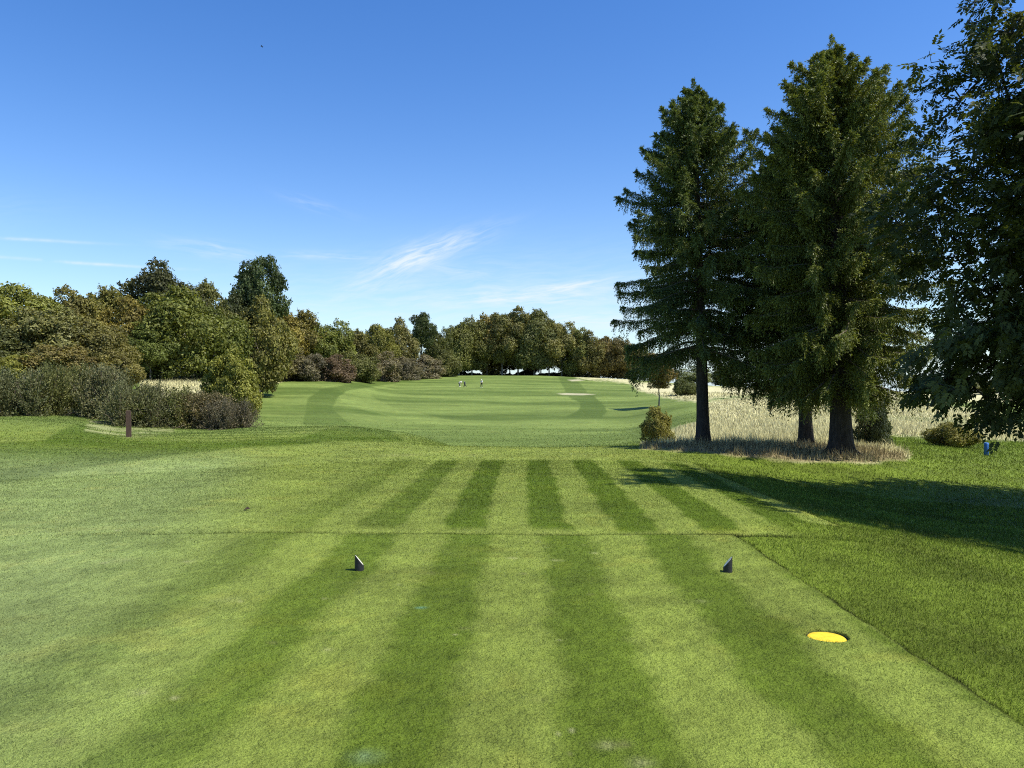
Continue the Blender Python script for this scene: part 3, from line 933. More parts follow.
for i, (px, D, top, bf) in enumerate([(465, 264, 322, .05), (495, 266, 315, .01), (526, 265, 312, .03), (541, 266, 316, .14), (510, 268, 314, .11)]):
    add_tree(px, D, top, 15, 'beech', .2, ['beech half hidden behind the first and second beeches of the row', 'beech half hidden behind the third and fourth beeches of the row',
             'beech half hidden behind the fifth and sixth beeches of the row', 'beech half hidden behind the sixth and seventh beeches of the row',
             'beech half hidden behind the fourth and fifth beeches of the row'][i], 'beeches behind the hilltop row', bf, name='beech_tree', squeeze=1.2)
for (px, D, top, hw, col, aut, lab) in [
    (652, 232, 352, 13, 'beech', .2, 'small distant tree at the right foot of the beech row'),
    (694, 236, 366, 18, 'far', .2, 'distant grey-green tree showing just behind the leftmost spruce trunk'),
    (733, 240, 364, 20, 'far', .1, 'distant tree seen between the leftmost spruce and the big spruce'),
    (925, 225, 374, 24, 'far', .1, 'distant tree on the far edge of the dry field, leftmost behind the hanging branches'),
    (966, 222, 377, 26, 'far', .2, 'distant tree on the far edge of the dry field, second behind the hanging branches'),
    (1006, 226, 376, 24, 'far', .1, 'distant tree above the blue post, on the far edge of the dry field'),
    (1050, 220, 372, 28, 'far', .1, 'distant tree at the right edge of the photo beyond the dry field')]:
    add_tree(px, D, top, hw, col, aut, lab, 'distant trees behind the dry field', .03)

G_FR = 'shrubs along the edge of the wood'
for i, (px, D, top, hw, col, aut, lab) in enumerate([
    (258, 150, 350, 20, 'purple', .4, 'grey-brown shrub at the wood edge just right of the bushy young tree'),
    (286, 151, 346, 20, 'brown', .4, 'brown shrub at the wood edge below the bright yellow tree'),
    (312, 152, 351, 17, 'purple', .3, 'dusky purple shrub at the wood edge left of the red shrub'),
    (336, 153, 354, 16, 'red', .1, 'dark red shrub at the wood edge'),
    (358, 166, 350, 17, 'olive', .3, 'olive shrub directly right of the dark red shrub'),
    (380, 180, 350, 17, 'pink', .5, 'pinkish-brown shrub right of the olive shrub at the wood edge'),
    (402, 192, 353, 16, 'purple', .4, 'grey-purple shrub two along from the olive shrub at the wood edge'),
    (424, 204, 354, 16, 'pink', .3, 'pale brown shrub below the small round treetop'),
    (445, 218, 350, 13, 'olive', .3, 'olive-gold shrub at the left foot of the beech row')]):
    add_shrub(px, D, top, hw * 1.2, col, aut, lab, G_FR, var=i, kind='mound')

G_SC = 'olive scrub thicket in front of the left wood'
for i, (px, D, top, hw, col, aut, lab) in enumerate([
    (-34, 38, 372, 42, 'grey', .3, 'grey-olive scrub bush cut by the left edge of the photo'),
    (16, 40, 369, 40, 'grey', .3, 'grey-olive scrub bush first inside the left edge of the photo'),
    (62, 42, 364, 40, 'olive', .4, 'tallest olive scrub bush, behind the mown mound at left'),
    (104, 41, 366, 42, 'grey', .5, 'brown-tipped scrub bush just left of the wooden post'),
    (138, 38, 382, 36, 'grey', .4, 'low grey scrub bush right behind the wooden post'),
    (168, 39, 387, 40, 'olive', .4, 'olive scrub bush below the strip of dry grass'),
    (200, 39, 392, 38, 'brown', .6, 'brownish scrub bush left of the last one before the young tree'),
    (228, 38, 399, 26, 'purple', .6, 'purple-brown scrub bush at the foot of the bushy young tree')]):
    add_shrub(px, D, top, hw * 1.1, col, aut, lab, G_SC, var=i, zoff=-.15)

add_tree(233, 43, 347, 27, 'lime', .5, 'bushy yellow-green young tree at the right end of the scrub', None, .0, name='young_tree', var=3)
add_tree(659, 112, 352, 17, 'brown', .4, 'small hawthorn with a bare crooked stem, seen left of the leftmost spruce trunk', None, .33, name='hawthorn_tree', var=0)
add_shrub(684, 140, 377, 12, 'green', .3, 'round green bush on the slope beside the leftmost spruce trunk', None, 'bush', 'mound', 0, 'bush')
add_shrub(657, 30, 405, 16, 'yellow', .3, 'yellow-green bush standing left of the leftmost spruce at the end of the tee', None, 'bush', 'mound', 1, 'bush')
add_shrub(873, 27, 392, 17, 'dark', .1, 'dark green round bush right behind the thickest spruce trunk', None, 'bush', 'mound', 2, 'bush')
add_shrub(951, 29, 421, 22, 'yellow', .3, 'low yellow-olive bush left of the blue post', None, 'bush', 'mound', 0, 'bush')

# low hedge under the hilltop beeches
def hedge():
    r = np.random.default_rng(5)
    n = 26000
    px = r.uniform(452, 600, n); D = 258 + r.uniform(-1, 1, n) + 2 * np.sin(px * .11)
    X = (px - 512) / F * D
    top = 1.3 + .7 * vnoise(X, D * 0, .35, 3) + .35 * vnoise(X, D * 0, 1.2, 4)
    z = ground_z(X, D) + top * r.random(n) ** .7
    P = np.stack([X, D, z], 1)
    V, Fc = diamonds(P, r.normal(size=(n, 3)), r.normal(size=(n, 3)) + np.array([0, -.3, .6]), r.uniform(.2, .4, n), r.uniform(.15, .3, n), .1)
    me = mesh_np('hedge_foliage', V, Fc, 4, M_LEAF, {'lv': np.repeat(r.random(n), 4), 'lb': np.repeat(r.random(n) * .4, 4)})
    o = link('hedge', me); o.color = (.05, .062, .025, .1)
    tag(o, 'low dark hedge running under the beeches along the hilltop', 'hedge')
hedge()

# ------------------------------------------------------------------ spruces
def spruce(px, D, top_row, top_px, rad_at, z_bare, label, seed, tw=.24, dens=1.0, left_gain=1.0, gaps=0.0, col=(.100, .140, .040), extra=()):
    r = np.random.default_rng(seed)
    X = (px - 512) / F * D
    z0 = gz(X, D)
    H = CAMZ + (HOR - top_row) / F * D - z0
    tx = (top_px - px) / F * D
    root = link('spruce_tree', None, loc=(X, D, z0))
    tag(root, label, 'tree', 'spruces beside the tee')
    axis = lambda z: np.array([tx * (z / H) ** 1.3, 0, z])
    g = Geo()
    zs = np.linspace(-.15, H - .1, 22)
    rads = []
    for z in zs:
        u = max(0, z) / H
        rads.append(tw * (1 - u) ** .8 + .02 + tw * .55 * math.exp(-max(0, z) / .28))
    g.tube([Vector(axis(max(z, 0)) * np.array([1, 1, 0]) + np.array([0, 0, z])) for z in zs], rads, 14)
    for k in range(7):     # root flare
        a = k * .9 + r.uniform(-.2, .2)
        q = tw * 1.25
        g.tube([(math.cos(a) * q * .5, math.sin(a) * q * .5, .38), (math.cos(a) * q * 1.05, math.sin(a) * q * 1.05, .10), (math.cos(a) * q * 1.9, math.sin(a) * q * 1.9, -.06)],
               [tw * .28, tw * .26, tw * .1], 6)
    link('trunk', g.mesh('spruce_trunk', M_BARK), root)
    b = Geo()
    PP, DD, LL, WW, LV, LB = [], [], [], [], [], []
    z = z_bare
    branches = []
    while z < H - .12:
        u = (z - z_bare) / (H - z_bare)
        nb = 9 if u < .9 else 6
        a0 = r.uniform(0, 6.28)
        for k in range(nb):
            a = a0 + k * 2 * math.pi / nb + r.uniform(-.3, .3)
            branches.append((z + r.uniform(-.12, .12), a, r.uniform(.58, 1.04) + .22 * (r.random() < .12), u))
        z += .31 * (1 - .45 * u) / dens
    for (ez, ea, el) in extra:
        branches.append((ez, ea, el, (ez - z_bare) / (H - z_bare)))
    for (zb, a, lf, u) in branches:
        if gaps and r.random() < gaps * (1 - u): continue
        L = rad_at(max(0, min(1, u))) * lf
        if math.cos(a) < 0: L *= 1 + (left_gain - 1) * (-math.cos(a))
        L = max(L, .16)
        o0 = axis(min(zb, H))
        hd = np.array([math.cos(a), math.sin(a), 0])
        sd = np.array([-math.sin(a), math.cos(a), 0])
        rise = .36 * u ** 1.5 + .12
        droop = .50 * (1 - u) * r.uniform(.6, 1.3) + .05
        
        bend = r.normal(0, .12)
        def bp(s):
            return o0 + hd * L * s + sd * L * bend * s * s + np.array([0, 0, L * (rise * s - droop * s * s * 1.15 + .22 * s ** 4)])
        pts = [bp(s) for s in (0, .25, .5, .75, 1)]
        b.tube([Vector(p) for p in pts], [.035 * (1 - u) + .012, .026 * (1 - u) + .010, .018 * (1 - u) + .007, .009, .004], 5, cap=False)
        ns = max(4, int(L / .075))
        sv = .10 + .90 * np.arange(ns + 1) / ns
        if u < .75: sv = sv[(sv > .3) | (r.random(len(sv)) < .5)]
        sv = np.concatenate([sv, np.repeat(1.0, 2)])
        lbv = r.random()
        s3 = np.repeat(sv, 4)[:, None]; side = np.tile([-1, 1, 0, 2], len(sv))[:, None]
        def bpv(q):
            return o0 + hd * L * q + sd * L * bend * q * q + np.array([0, 0, 1.]) * (L * (rise * q - droop * q * q * 1.15 + .22 * q ** 4))
        p = bpv(s3); td = unit(bpv(s3 + .03) - bpv(s3 - .03))
        m1 = len(s3); q1 = r.random((m1, 1))
        lat = (np.abs(side) == 1)
        low = (1 - u) ** .7
        bd = np.where(lat, td * .8 + sd * side * .75 + np.array([0, 0, -1.]) * (.12 + .6 * low * q1), td * .30 + np.array([0, 0, -1.]) * (.25 + .95 * low))
        bd = np.where((side == 2) & (u > .55), td * .7 + np.array([0, 0, .45]), bd)
        bd = unit(bd + r.normal(0, .16, bd.shape))
        bl = np.where(lat, (.16 + .40 * (1 - s3)) * (.6 + .8 * q1) * min(1, L * .7 + .25), (.14 + .34 * low * q1) * (.7 + .5 * (s3 < .95)))
        M = 7; rep_ = 3
        ss = ((np.arange(M) + .3) / M)[None, :, None, None]
        base = p[:, None, None, :] + bd[:, None, None, :] * bl[:, None, None, :] * ss - np.array([0, 0, 1.]) * (.40 * bl[:, None, None, :] * (1 - .5 * u) * ss ** 2)
        base = np.repeat(base, rep_, 2) + r.normal(0, .014, (m1, M, rep_, 3))
        dd = np.repeat(np.repeat(bd[:, None, None, :], M, 1), rep_, 2) + r.normal(0, .5, (m1, M, rep_, 3)) + np.array([0, 0, -.15])
        base = base.reshape(-1, 3); dd = dd.reshape(-1, 3)
        tot = len(base)
        PP.append(base); DD.append(dd)
        LL.append(r.uniform(.05, .10, tot)); WW.append(r.uniform(.016, .032, tot))
        LV.append(r.random(tot)); LB.append(np.repeat(lbv * .5 + .5 * r.random(m1), M * rep_))
    # leading shoot with its small top whorls
    ns_ = 620
    zq = r.random(ns_)
    zz = H - .75 + 1.05 * zq
    ar = r.uniform(0, 6.28, ns_); rr_ = .34 * (1 - zq) * r.random(ns_) ** .6 * (.55 + .45 * (np.sin(zq * 21) > 0))
    ax = np.stack([tx * (zz / H) ** 1.3, zz * 0, zz], 1)
    dirs = np.stack([np.cos(ar), np.sin(ar), np.full(ns_, .55)], 1)
    PP.append(ax + dirs * rr_[:, None]); DD.append(dirs + r.normal(0, .4, (ns_, 3)) + np.array([0, 0, .3]))
    LL.append(r.uniform(.06, .10, ns_)); WW.append(r.uniform(.016, .03, ns_)); LV.append(r.random(ns_)); LB.append(np.full(ns_, .5))
    P = np.concatenate(PP); Dd = np.concatenate(DD); L = np.concatenate(LL); Wd = np.concatenate(WW)
    V, Fc = diamonds(P, Dd, r.normal(size=P.shape) + np.array([0, 0, .5]), L, Wd, .1)
    me = mesh_np('spruce_foliage', V, Fc, 4, M_NEEDLE, {'lv': np.repeat(np.concatenate(LV), 4), 'lb': np.repeat(np.concatenate(LB), 4)})
    f = link('crown', me, root)
    f.color = (*col, .18)
    link('branches', b.mesh('spruce_branches', M_TWIG), root)
    print('spruce', H, len(P))
    return root

def prof(pts):
    xs, ys = zip(*pts)
    return lambda u: float(np.interp(u, xs, ys))
spruce(703, 24, 88, 694, prof([(0, 2.2), (.15, 2.6), (.35, 2.5), (.5, 1.95), (.65, 1.7), (.78, 1.2), (.87, .75), (.94, .36), (1, .08)]), 3.0,
       'leftmost spruce, with gappy branches and a bare dark trunk', 41, tw=.18, dens=.85, left_gain=1.05, gaps=.30,
       extra=[(7.4, 3.1, 1.22), (7.5, 3.3, 1.1), (8.9, 2.9, 1.1)])
spruce(806, 24.5, 146, 790, prof([(0, 2.4), (.2, 2.9), (.45, 2.8), (.65, 2.1), (.8, 1.3), (.92, .6), (1, .1)]), 2.2,
       'middle spruce with a slim trunk, half hidden behind the biggest spruce', 42, tw=.19, dens=.85, gaps=.1, left_gain=1.05)
spruce(841, 20.7, 46, 833, prof([(0, 1.8), (.15, 2.35), (.4, 2.6), (.6, 2.4), (.71, 2.1), (.80, 1.5), (.87, .95), (.93, .45), (.97, .15), (1, .05)]), 1.95,
       'biggest spruce, dense and tallest, with a thick flared trunk', 43, tw=.27, dens=.92, col=(.140, .170, .038))

# ------------------------------------------------------------------ broadleaf tree at the right edge
def right_tree():
    r = np.random.default_rng(77)
    TX, TY = 12.95, 11.9
    z0 = gz(TX, TY)
    root = link('broadleaf_tree', None, loc=(TX, TY, z0))
    tag(root, 'shady broadleaf tree hanging into the photo from the right edge', 'tree')
    C = np.array([0, 0, 4.6 - z0])
    g = Geo()
    tr = [Vector((0, 0, -.2)), Vector((.03, 0, .3)), Vector((-.05, .05, 1.2)), Vector((.0, .1, 2.4)), Vector((-.1, .1, 4.0)), Vector((0, 0, 6.0)), Vector((.1, 0, 8.2))]
    g.tube(tr, [.42, .30, .26, .23, .18, .12, .05], 12)
    link('trunk', g.mesh('broadleaf_trunk', M_BARK), root)
    # cluster centres in the crown
    K = 3600
    cl = []
    while len(cl) < K:
        d = unit(r.normal(size=3))
        k = r.uniform(.3, 1.0) ** .6
        az = math.atan2(d[1], d[0])
        wob = 1 + .10 * math.sin(az * 5 + d[2] * 4) + .08 * math.sin(az * 9 - d[2] * 7)
        p = C + d * np.array([6.5, 3.9, 3.7]) * k * wob
        p[:2] *= 1 - .30 * max(0.0, d[2] * k - .25)
        low = 1.45 + .55 * math.sin(p[0] * 2.1 + 1) * .5 + .3 * math.sin(p[1] * 3.3) - z0
        if p[2] < low: continue
        cl.append(p)
    def px_pt(px, row, D):
        return np.array([(px - 512) / F * D - TX, D - TY, CAMZ + (HOR - row) / F * D - z0])
    # a leader shoot that stands clear of the crown, and low hanging sprays
    ex = []
    for (px, row) in [(930, 50), (932, 62), (930, 75), (936, 88), (944, 60), (948, 72), (955, 66), (952, 84), (944, 98), (960, 78), (938, 110), (950, 112), (925, 92), (962, 98),
                      (915, 118), (922, 130), (934, 126), (948, 128), (912, 145), (926, 148), (972, 14), (980, 30), (974, 48), (985, 60), (978, 82), (985, 8), (968, 28)]:
        ex.append(px_pt(px, row, 12.0 + r.uniform(-.3, .3)))
    hang = []
    for (px, row) in [(915, 395), (908, 408), (922, 404), (935, 398), (950, 392), (940, 408), (972, 400), (985, 412), (992, 425), (1000, 415), (985, 432), (1010, 400),
                      (978, 421), (962, 388), (1016, 412), (1000, 436), (900, 380), (930, 385), (1020, 395), (1024, 430), (1040, 420), (1060, 428), (955, 404), (948, 417)]:
        hang.append(px_pt(px, row - 15, 11.8 + r.uniform(-.8, .8)))
    for _ in range(110):
        px, row = r.uniform(945, 1090), r.uniform(300, 386)
        if px < 950 and row > 372: continue
        hang.append(px_pt(px, row, r.uniform(10.8, 13.2)))
    for _ in range(150):       # dense top, cut by the frame in the photograph
        row = r.uniform(-90, 150)
        hang.append(px_pt(r.uniform(978 + 8 * math.sin(row * .09), 1130), row, r.uniform(11.0, 13.2)))
    pts = np.array(cl + ex + hang)
    b = Geo()
    # branches grow from the trunk outwards: each cluster joins the nearest wood already there
    nodes = [tuple(tr[1].lerp(tr[2], .9))]; par = [-1]
    for i in range(2, len(tr)):
        for f_ in (0, .33, .66):
            if i == len(tr) - 1: continue
            nodes.append(tuple(tr[i].lerp(tr[i + 1], f_))); par.append(len(nodes) - 2)
    ntr = len(nodes)
    NA = np.zeros((len(pts) * 3 + ntr + 10, 3)); NA[:ntr] = nodes; PA = list(par); cnt = ntr
    order = np.argsort(np.hypot(pts[:, 0], pts[:, 1]) + .3 * np.abs(pts[:, 2] - C[2]))
    tipdir = np.zeros_like(pts)
    for oi in order:
        p = pts[oi]
        dv = p - NA[:cnt]
        dist = np.linalg.norm(dv, axis=1)
        cost = dist + .35 * np.maximum(0, -dv[:, 2]) * (oi < K) + .06 * np.linalg.norm(NA[:cnt] - NA[0], axis=1)
        q = int(cost.argmin())
        tipdir[oi] = dv[q] / (dist[q] + 1e-6)
        m_ = 2 if dist[q] > .5 else 1
        prev = q
        for k in range(1, m_ + 1):
            NA[cnt] = NA[q] + dv[q] * k / m_ + (r.normal(0, .04, 3) if k < m_ else 0)
            PA.append(prev); prev = cnt; cnt += 1
    desc = np.ones(cnt)
    for i in range(cnt - 1, 0, -1):
        desc[PA[i]] += desc[i]
    rad_ = np.minimum(.0045 * desc ** .47, .16)
    for i in range(1, cnt):
        if i < ntr: continue
        b.tube([Vector(NA[PA[i]]), Vector(NA[i])], [min(rad_[PA[i]], rad_[i] * 1.5), rad_[i]], 5 if rad_[i] > .02 else 3, cap=False)
    nsp = np.where(np.arange(len(pts)) < K, 15, np.where(np.arange(len(pts)) < K + len(ex), 6, 15))
    ci = np.repeat(np.arange(len(pts)), nsp); n = len(ci)
    out = unit(pts - C)[ci]
    hangf = (ci >= K + len(ex))[:, None]
    base = pts[ci] + r.normal(0, 1, (n, 3)) * np.where(ci < K, .19, .10)[:, None] - tipdir[ci] * r.uniform(0, .35, (n, 1))
    rd = unit(out * .45 + tipdir[ci] * .35 + r.normal(0, .5, (n, 3)) + np.where(hangf, np.array([0, 0, -.8]), np.array([0, 0, -.4])))
    sdv = unit(np.cross(rd, np.array([0, 0, 1.]) + r.normal(0, .4, (n, 3))))
    nn = np.cross(sdv, rd)
    RL = r.uniform(.16, .28, (n, 1))
    lf = r.random(n); lbc = r.random(len(pts))[ci]
    PP, DD, NN, LL, LV, LB = [], [], [], [], [], []
    for i in range(4):
        for sg in (-1, 1):
            PP.append(base + rd * RL * (.22 + .2 * i)); DD.append(sdv * sg * .85 + rd * .5 + np.array([0, 0, -.15])); NN.append(nn + r.normal(0, .3, (n, 3)))
            LL.append(r.uniform(.075, .115, n)); LV.append(lf * .7 + .3 * r.random(n)); LB.append(lbc)
    PP.append(base + rd * RL); DD.append(rd); NN.append(nn); LL.append(np.full(n, .095)); LV.append(lf); LB.append(lbc)
    PP, DD, NN, LL, LV, LB = (np.concatenate(q) for q in (PP, DD, NN, LL, LV, LB))
    P = np.array(PP); L = np.array(LL)
    V, Fc = diamonds(P, np.array(DD), np.array(NN), L, L * .5, .12)
    me = mesh_np('broadleaf_foliage', V, Fc, 4, M_ASH, {'lv': np.repeat(LV, 4), 'lb': np.repeat(LB, 4)})
    f = link('crown', me, root); f.color = (.056, .080, .027, .25)
    link('branches', b.mesh('broadleaf_branches', M_BARK), root)
    print('right tree leaflets', len(P))
right_tree()

# ------------------------------------------------------------------ small made things
M_BLACK = solid('black_plastic', (.022, .022, .026), .42, 40, .25)
M_CREAM = solid('cream_face', (.62, .60, .48), .5, 30, .12)
M_YEL = solid('yellow_paint', (.74, .52, .03), .5, 18, .22)
M_BLUE = solid('blue_paint', (.03, .13, .42), .45, 12, .2)
M_WOOD = solid('weathered_wood', (.075, .048, .035), .85, 10, .4, .6, .2, (4, 4, .5))
M_WHITE = solid('white_cloth', (.78, .78, .76), .9, 12, .06)
M_NAVY = solid('dark_cloth', (.022, .024, .035), .9, 12, .2)
M_GREY = solid('grey_cloth', (.22, .22, .21), .9, 12, .2)
M_SKIN = solid('skin', (.50, .31, .22), .6)
M_METAL = solid('grey_metal', (.30, .30, .31), .35)
M_BIRD = solid('feathers', (.03, .028, .025), .8)

def tee_marker(px, row, mirror, label):
    D = CAMZ * F / (row - HOR); X = (px - 512) / F * D
    z0 = gz(X, D)
    root = link('tee_marker', None, loc=(X, D, z0))
    tag(root, label, 'tee marker', 'pair of tee markers')
    s = -1 if mirror else 1
    # round post cut off at a slant: tall on the outer side
    n = 28; rad = .040
    g = Geo(); low = []; hi = []
    for k in range(n):
        t = 2 * math.pi * k / n
        x, y = rad * math.cos(t), rad * math.sin(t)
        low.append((x, y, -.03)); hi.append((x, y, .086 - x * s / rad * .050))
    vs = low + hi
    g.poly(vs, [(k, (k + 1) % n, n + (k + 1) % n, n + k) for k in range(n)] + [tuple(range(n))[::-1], tuple(range(n, 2 * n))])
    me = g.mesh('tee_marker_post', M_BLACK, smooth=False)
    link('post', me, root)
    g = Geo()
    lo = [(x * .86, y * .86, z + .0015 + (x * s / rad * .050) * .14) for (x, y, z) in hi]
    up = [(x, y, z + .003) for (x, y, z) in lo]
    g.poly(lo + up, [(k, (k + 1) % n, n + (k + 1) % n, n + k) for k in range(n)] + [tuple(range(n))[::-1], tuple(range(n, 2 * n))])
    link('slanted_face', g.mesh('tee_marker_face', M_CREAM, smooth=False), root)
    root.rotation_euler = (0, 0, R(14) if not mirror else R(-12))
    root.scale = (1, 1, 1.0)
tee_marker(359.5, 571, False, 'black slant-topped tee marker on the left, cream face sloping down to the right')
tee_marker(727.5, 570, True, 'black slant-topped tee marker on the right, face sloping down to the left')

# yellow disc sunk in the turf
g = Geo()
g.lathe([(.0, .004), (.05, .0045), (.105, .004), (.124, .0025), (.130, -.002), (.130, -.012)][::-1], 56)
zc = gz(*DISC) - .016
root = link('distance_disc', g.mesh('yellow_disc', M_YEL), loc=(DISC[0], DISC[1], zc))
root.scale = (.92, .92, 1)
tag(root, 'round yellow distance disc sunk in the right side of the tee', 'ground marker')
g = Geo()
g.lathe([(.131, -.03), (.131, -.004), (.134, -.002), (.137, -.006), (.137, -.03)], 56)
link('rim', g.mesh('disc_rim', M_BLACK), root)

def round_post(name, px, row, D, r_, h, mat, label, cat, square=False):
    X = (px - 512) / F * D
    z0 = gz(X, D)
    g = Geo()
    if square:
        a, b = r_, r_ * .85
        g.poly([(-a, -b, -.2), (a, -b, -.2), (a, b, -.2), (-a, b, -.2), (-a * .96, -b, h - .015), (a * .96, -b, h - .015), (a * .96, b, h - .04), (-a * .96, b, h - .02),
                (-a * .75, -b * .7, h), (a * .75, -b * .7, h), (a * .7, b * .7, h - .02), (-a * .75, b * .7, h - .005)],
               [(0, 1, 5, 4), (1, 2, 6, 5), (2, 3, 7, 6), (3, 0, 4, 7), (4, 5, 9, 8), (5, 6, 10, 9), (6, 7, 11, 10), (7, 4, 8, 11), (8, 9, 10, 11)])
    else:
        g.lathe([(r_, -.2), (r_, h - r_ * .35), (r_ * .85, h - r_ * .1), (r_ * .5, h), (0, h + r_ * .05)], 20)
    o = link(name, g.mesh(name, mat, smooth=not square), loc=(X, D, z0))
    o.rotation_euler = (R(1.5), R(-1), R(20))
    tag(o, label, cat)
    return o
round_post('marker_post', 986, 458, 25, .072, .42, M_BLUE, 'short blue post standing on the grass near the right edge', 'post')
round_post('wooden_post', 129, 437, 28.2, .085, .98, M_WOOD, 'dark weathered wooden post in front of the scrub', 'post', True)

# fallen leaf on the apron
x, y = px2xy(244, 511)
g = Geo()
g.poly([(0, 0, .01), (.03, .02, .03), (.075, .005, .02), (.035, -.025, .015), (.03, .0, .008)], [(0, 3, 4), (3, 2, 4), (2, 1, 4), (1, 0, 4)])
o = link('fallen_leaf', g.mesh('fallen_leaf', solid('dead_leaf', (.05, .03, .018), .8, 30, .3), False), loc=(x, y, gz(x, y)))
o.scale = (1.2, 1.2, 1.5)
tag(o, 'small dark fallen leaf lying on the grass left of the tee', 'leaf')

# ------------------------------------------------------------------ golfers
def skin_obj(name, verts, edges, radii, mat, parent, root=0, sub=1):
    me = bpy.data.meshes.new(name)
    me.from_pydata(verts, edges, [])
    me.update()
    o = link(name, me, parent)
    m = o.modifiers.new('skin', 'SKIN')
    m.use_smooth_shade = True
    for i, rr_ in enumerate(radii):
        sv = me.skin_vertices[0].data[i]
        sv.radius = (rr_, rr_) if not isinstance(rr_, tuple) else rr_
        sv.use_root = (i == root)
    s = o.modifiers.new('sub', 'SUBSURF'); s.levels = sub; s.render_levels = sub
    me.materials.append(mat)
    return o

def lathe_obj(name, prof_, mat, parent, loc=(0, 0, 0), n=16, scale=(1, 1, 1)):
    g = Geo(); g.lathe(prof_, n)
    o = link(name, g.mesh(name, mat), parent, loc); o.scale = scale
    return o

def person(px, D, rotz, J, label, top_mat, leg_mat):
    """J: joint name -> position. One continuous body; clothes are its children"""
    X = (px - 512) / F * D
    root = link('person', None, loc=(X, D, gz(X, D)))
    root.rotation_euler = (0, 0, rotz)
    tag(root, label, 'person', 'golfers out on the fairway')
    order = ['pelvis', 'waist', 'chest', 'neck', 'head', 'crown', 'shL', 'elL', 'wrL', 'haL', 'shR', 'elR', 'wrR', 'haR', 'hipL', 'knL', 'anL', 'toL', 'hipR', 'knR', 'anR', 'toR']
    rad = [(.14, .11), (.12, .10), (.15, .11), .055, .09, .075, .062, .043, .030, .04, .062, .043, .030, .04, .088, .062, .042, .035, .088, .062, .042, .035]
    ed = [('pelvis', 'waist'), ('waist', 'chest'), ('chest', 'neck'), ('neck', 'head'), ('head', 'crown'), ('chest', 'shL'), ('shL', 'elL'), ('elL', 'wrL'), ('wrL', 'haL'),
          ('chest', 'shR'), ('shR', 'elR'), ('elR', 'wrR'), ('wrR', 'haR'), ('pelvis', 'hipL'), ('hipL', 'knL'), ('knL', 'anL'), ('anL', 'toL'), ('pelvis', 'hipR'), ('hipR', 'knR'), ('knR', 'anR'), ('anR', 'toR')]
    ix = {k: i for i, k in enumerate(order)}
    body = skin_obj('body', [J[k] for k in order], [(ix[a], ix[b]) for a, b in ed], rad, M_SKIN, root)
    def cloth(name, keys, edges, rr_, mat):
        i2 = {k: i for i, k in enumerate(keys)}
        return skin_obj(name, [J[k] for k in keys], [(i2[a], i2[b]) for a, b in edges], rr_, mat, root)
    cloth('shirt', ['chest', 'waist', 'pelvis', 'shL', 'elL', 'shR', 'elR'],
          [('chest', 'waist'), ('waist', 'pelvis'), ('chest', 'shL'), ('shL', 'elL'), ('chest', 'shR'), ('shR', 'elR')],
          [(.18, .135), (.15, .125), (.155, .12), .085, .062, .085, .062], top_mat)
    cloth('trousers', ['pelvis', 'hipL', 'knL', 'anL', 'hipR', 'knR', 'anR'],
          [('pelvis', 'hipL'), ('hipL', 'knL'), ('knL', 'anL'), ('pelvis', 'hipR'), ('hipR', 'knR'), ('knR', 'anR')],
          [(.16, .13), .11, .082, .062, .11, .082, .062], leg_mat)
    for s in 'LR':
        a, t_ = Vector(J['an' + s]), Vector(J['to' + s])
        g = Geo(); g.tube([a + Vector((0, 0, -.02)), a.lerp(t_, .35) + Vector((0, 0, -.03)), t_], [.058, .055, .035], 8)
        link('shoe', g.mesh('shoe', M_WHITE), root)
    cr = Vector(J['crown'])
    lathe_obj('cap', [(.112, -.07), (.115, -.02), (.095, .04), (.05, .07), (0, .078)], top_mat, root, tuple(cr), 14)
    return root
stand = dict(pelvis=(0, 0, .95), waist=(0, .01, 1.10), chest=(0, .02, 1.34), neck=(0, .03, 1.50), head=(0, .05, 1.60), crown=(0, .045, 1.68),
             shL=(-.19, .01, 1.42), elL=(-.24, .02, 1.14), wrL=(-.18, .18, .98), haL=(-.15, .24, .94), shR=(.19, .01, 1.42), elR=(.26, .03, 1.14), wrR=(.20, .2, .98), haR=(.17, .27, .95),
             hipL=(-.10, 0, .88), knL=(-.13, .03, .49), anL=(-.15, 0, .09), toL=(-.17, .19, .03), hipR=(.10, 0, .88), knR=(.15, .06, .49), anR=(.20, .03, .09), toR=(.24, .22, .03))
bent = dict(pelvis=(0, -.12, .86), waist=(0, 0, .98), chest=(0, .20, 1.08), neck=(0, .33, 1.13), head=(0, .42, 1.13), crown=(0, .49, 1.16),
            shL=(-.19, .24, 1.10), elL=(-.20, .34, .84), wrL=(-.10, .42, .64), haL=(-.05, .46, .58), shR=(.19, .24, 1.10), elR=(.20, .34, .84), wrR=(.10, .42, .66), haR=(.04, .46, .60),
            hipL=(-.11, -.10, .80), knL=(-.15, .05, .46), anL=(-.16, -.03, .09), toL=(-.19, .16, .03), hipR=(.11, -.10, .80), knR=(.15, .05, .46), anR=(.16, -.03, .09), toR=(.19, .16, .03))
DGF = 166
person(481.6, DGF, R(150), stand, 'person in a white top and dark trousers walking on the fairway, right of the others', M_WHITE, M_NAVY)
person(459.6, DGF + 2, R(-60), bent, 'person in a white top bending forward on the fairway beside the dark golf bag', M_WHITE, M_GREY)

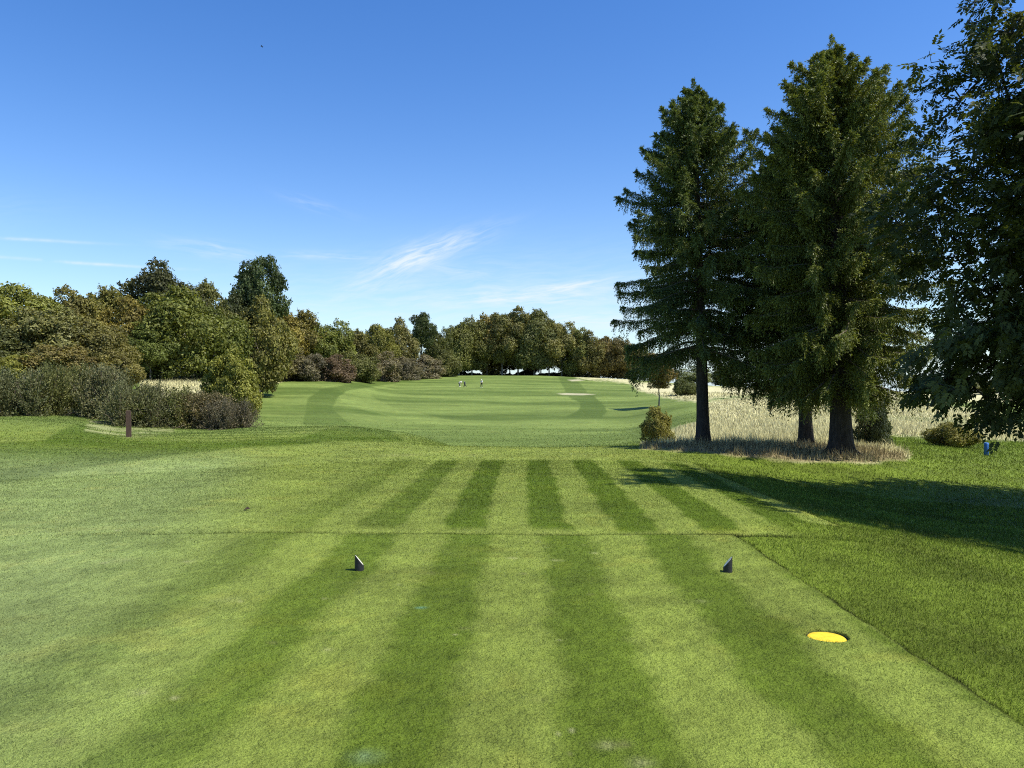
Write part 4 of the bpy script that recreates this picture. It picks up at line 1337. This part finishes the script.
X = (465 - 512) / F * (DGF + 1)
root = link('golf_trolley', None, loc=(X, DGF + 1, gz(X, DGF + 1)))
tag(root, 'dark golf bag on a two-wheeled trolley beside the bending person', 'golf trolley')
root.rotation_euler = (0, 0, R(30))
g = Geo(); g.tube([(0, -.05, .22), (0, .12, .65), (0, .26, 1.06)], [.15, .16, .17], 14)
bag = link('bag', g.mesh('bag', M_NAVY), root)
for k in range(5):
    g = Geo(); a = k * 1.26
    x, y = .08 * math.cos(a), .27 + .06 * math.sin(a)
    g.tube([(x, y, 1.0), (x * 1.2, y + .06, 1.2)], .008, 5); g.tube([(x * 1.2 - .03, y + .06, 1.2), (x * 1.2 + .04, y + .08, 1.22)], .022, 6)
    link('golf_club', g.mesh('golf_club', M_METAL), root)
for sx in (-1, 1):
    g = Geo()
    n = 20; ring = [(0.33 * sx, .0 + .14 * math.cos(2 * math.pi * k / n), .145 + .14 * math.sin(2 * math.pi * k / n)) for k in range(n + 1)]
    g.tube(ring, .022, 6, cap=False)
    for k in range(5):
        g.tube([(0.33 * sx, 0, .145), ring[k * 4]], .007, 4)
    link('wheel', g.mesh('wheel', M_BLACK), root)
g = Geo(); g.tube([(-.33, 0, .145), (.33, 0, .145)], .014, 6); g.tube([(0, 0, .15), (0, -.2, .55), (0, -.35, 1.0), (0, -.5, 1.05)], .016, 6); g.tube([(-.1, -.5, 1.05), (.1, -.5, 1.05)], .018, 6)
g.tube([(0, 0, .15), (0, .35, .03)], .014, 6)
link('frame', g.mesh('trolley_frame', M_METAL), root)

# bird high in the sky
D = 90
bx, bz = (261.5 - 512) / F * D, CAMZ + (HOR - 46) / F * D
root = link('bird', None, loc=(bx, D, bz))
tag(root, 'tiny dark bird flying high in the blue sky on the left', 'bird')
g = Geo(); g.tube([(-.13, 0, 0), (-.08, 0, .01), (0, 0, .015), (.08, 0, .01), (.12, 0, .015), (.15, 0, .01)], [.012, .03, .042, .03, .02, .004], 8)
g.poly([(-.13, -.02, 0), (-.13, .02, 0), (-.23, .04, -.005), (-.23, -.04, -.005)], [(0, 1, 2, 3)])
link('body', g.mesh('bird_body', M_BIRD), root)
for s in (-1, 1):
    g = Geo()
    g.poly([(.06, .02 * s, .02), (.05, .17 * s, .08), (-.05, .34 * s, .05), (-.07, .17 * s, .07), (-.05, .02 * s, .02),
            (.06, .02 * s, .012), (.05, .17 * s, .072), (-.05, .34 * s, .046), (-.07, .17 * s, .064), (-.05, .02 * s, .012)],
           [(0, 1, 2, 3, 4), (9, 8, 7, 6, 5), (0, 5, 6, 1), (1, 6, 7, 2), (2, 7, 8, 3), (3, 8, 9, 4)])
    link('wing', g.mesh('bird_wing', M_BIRD, False), root)
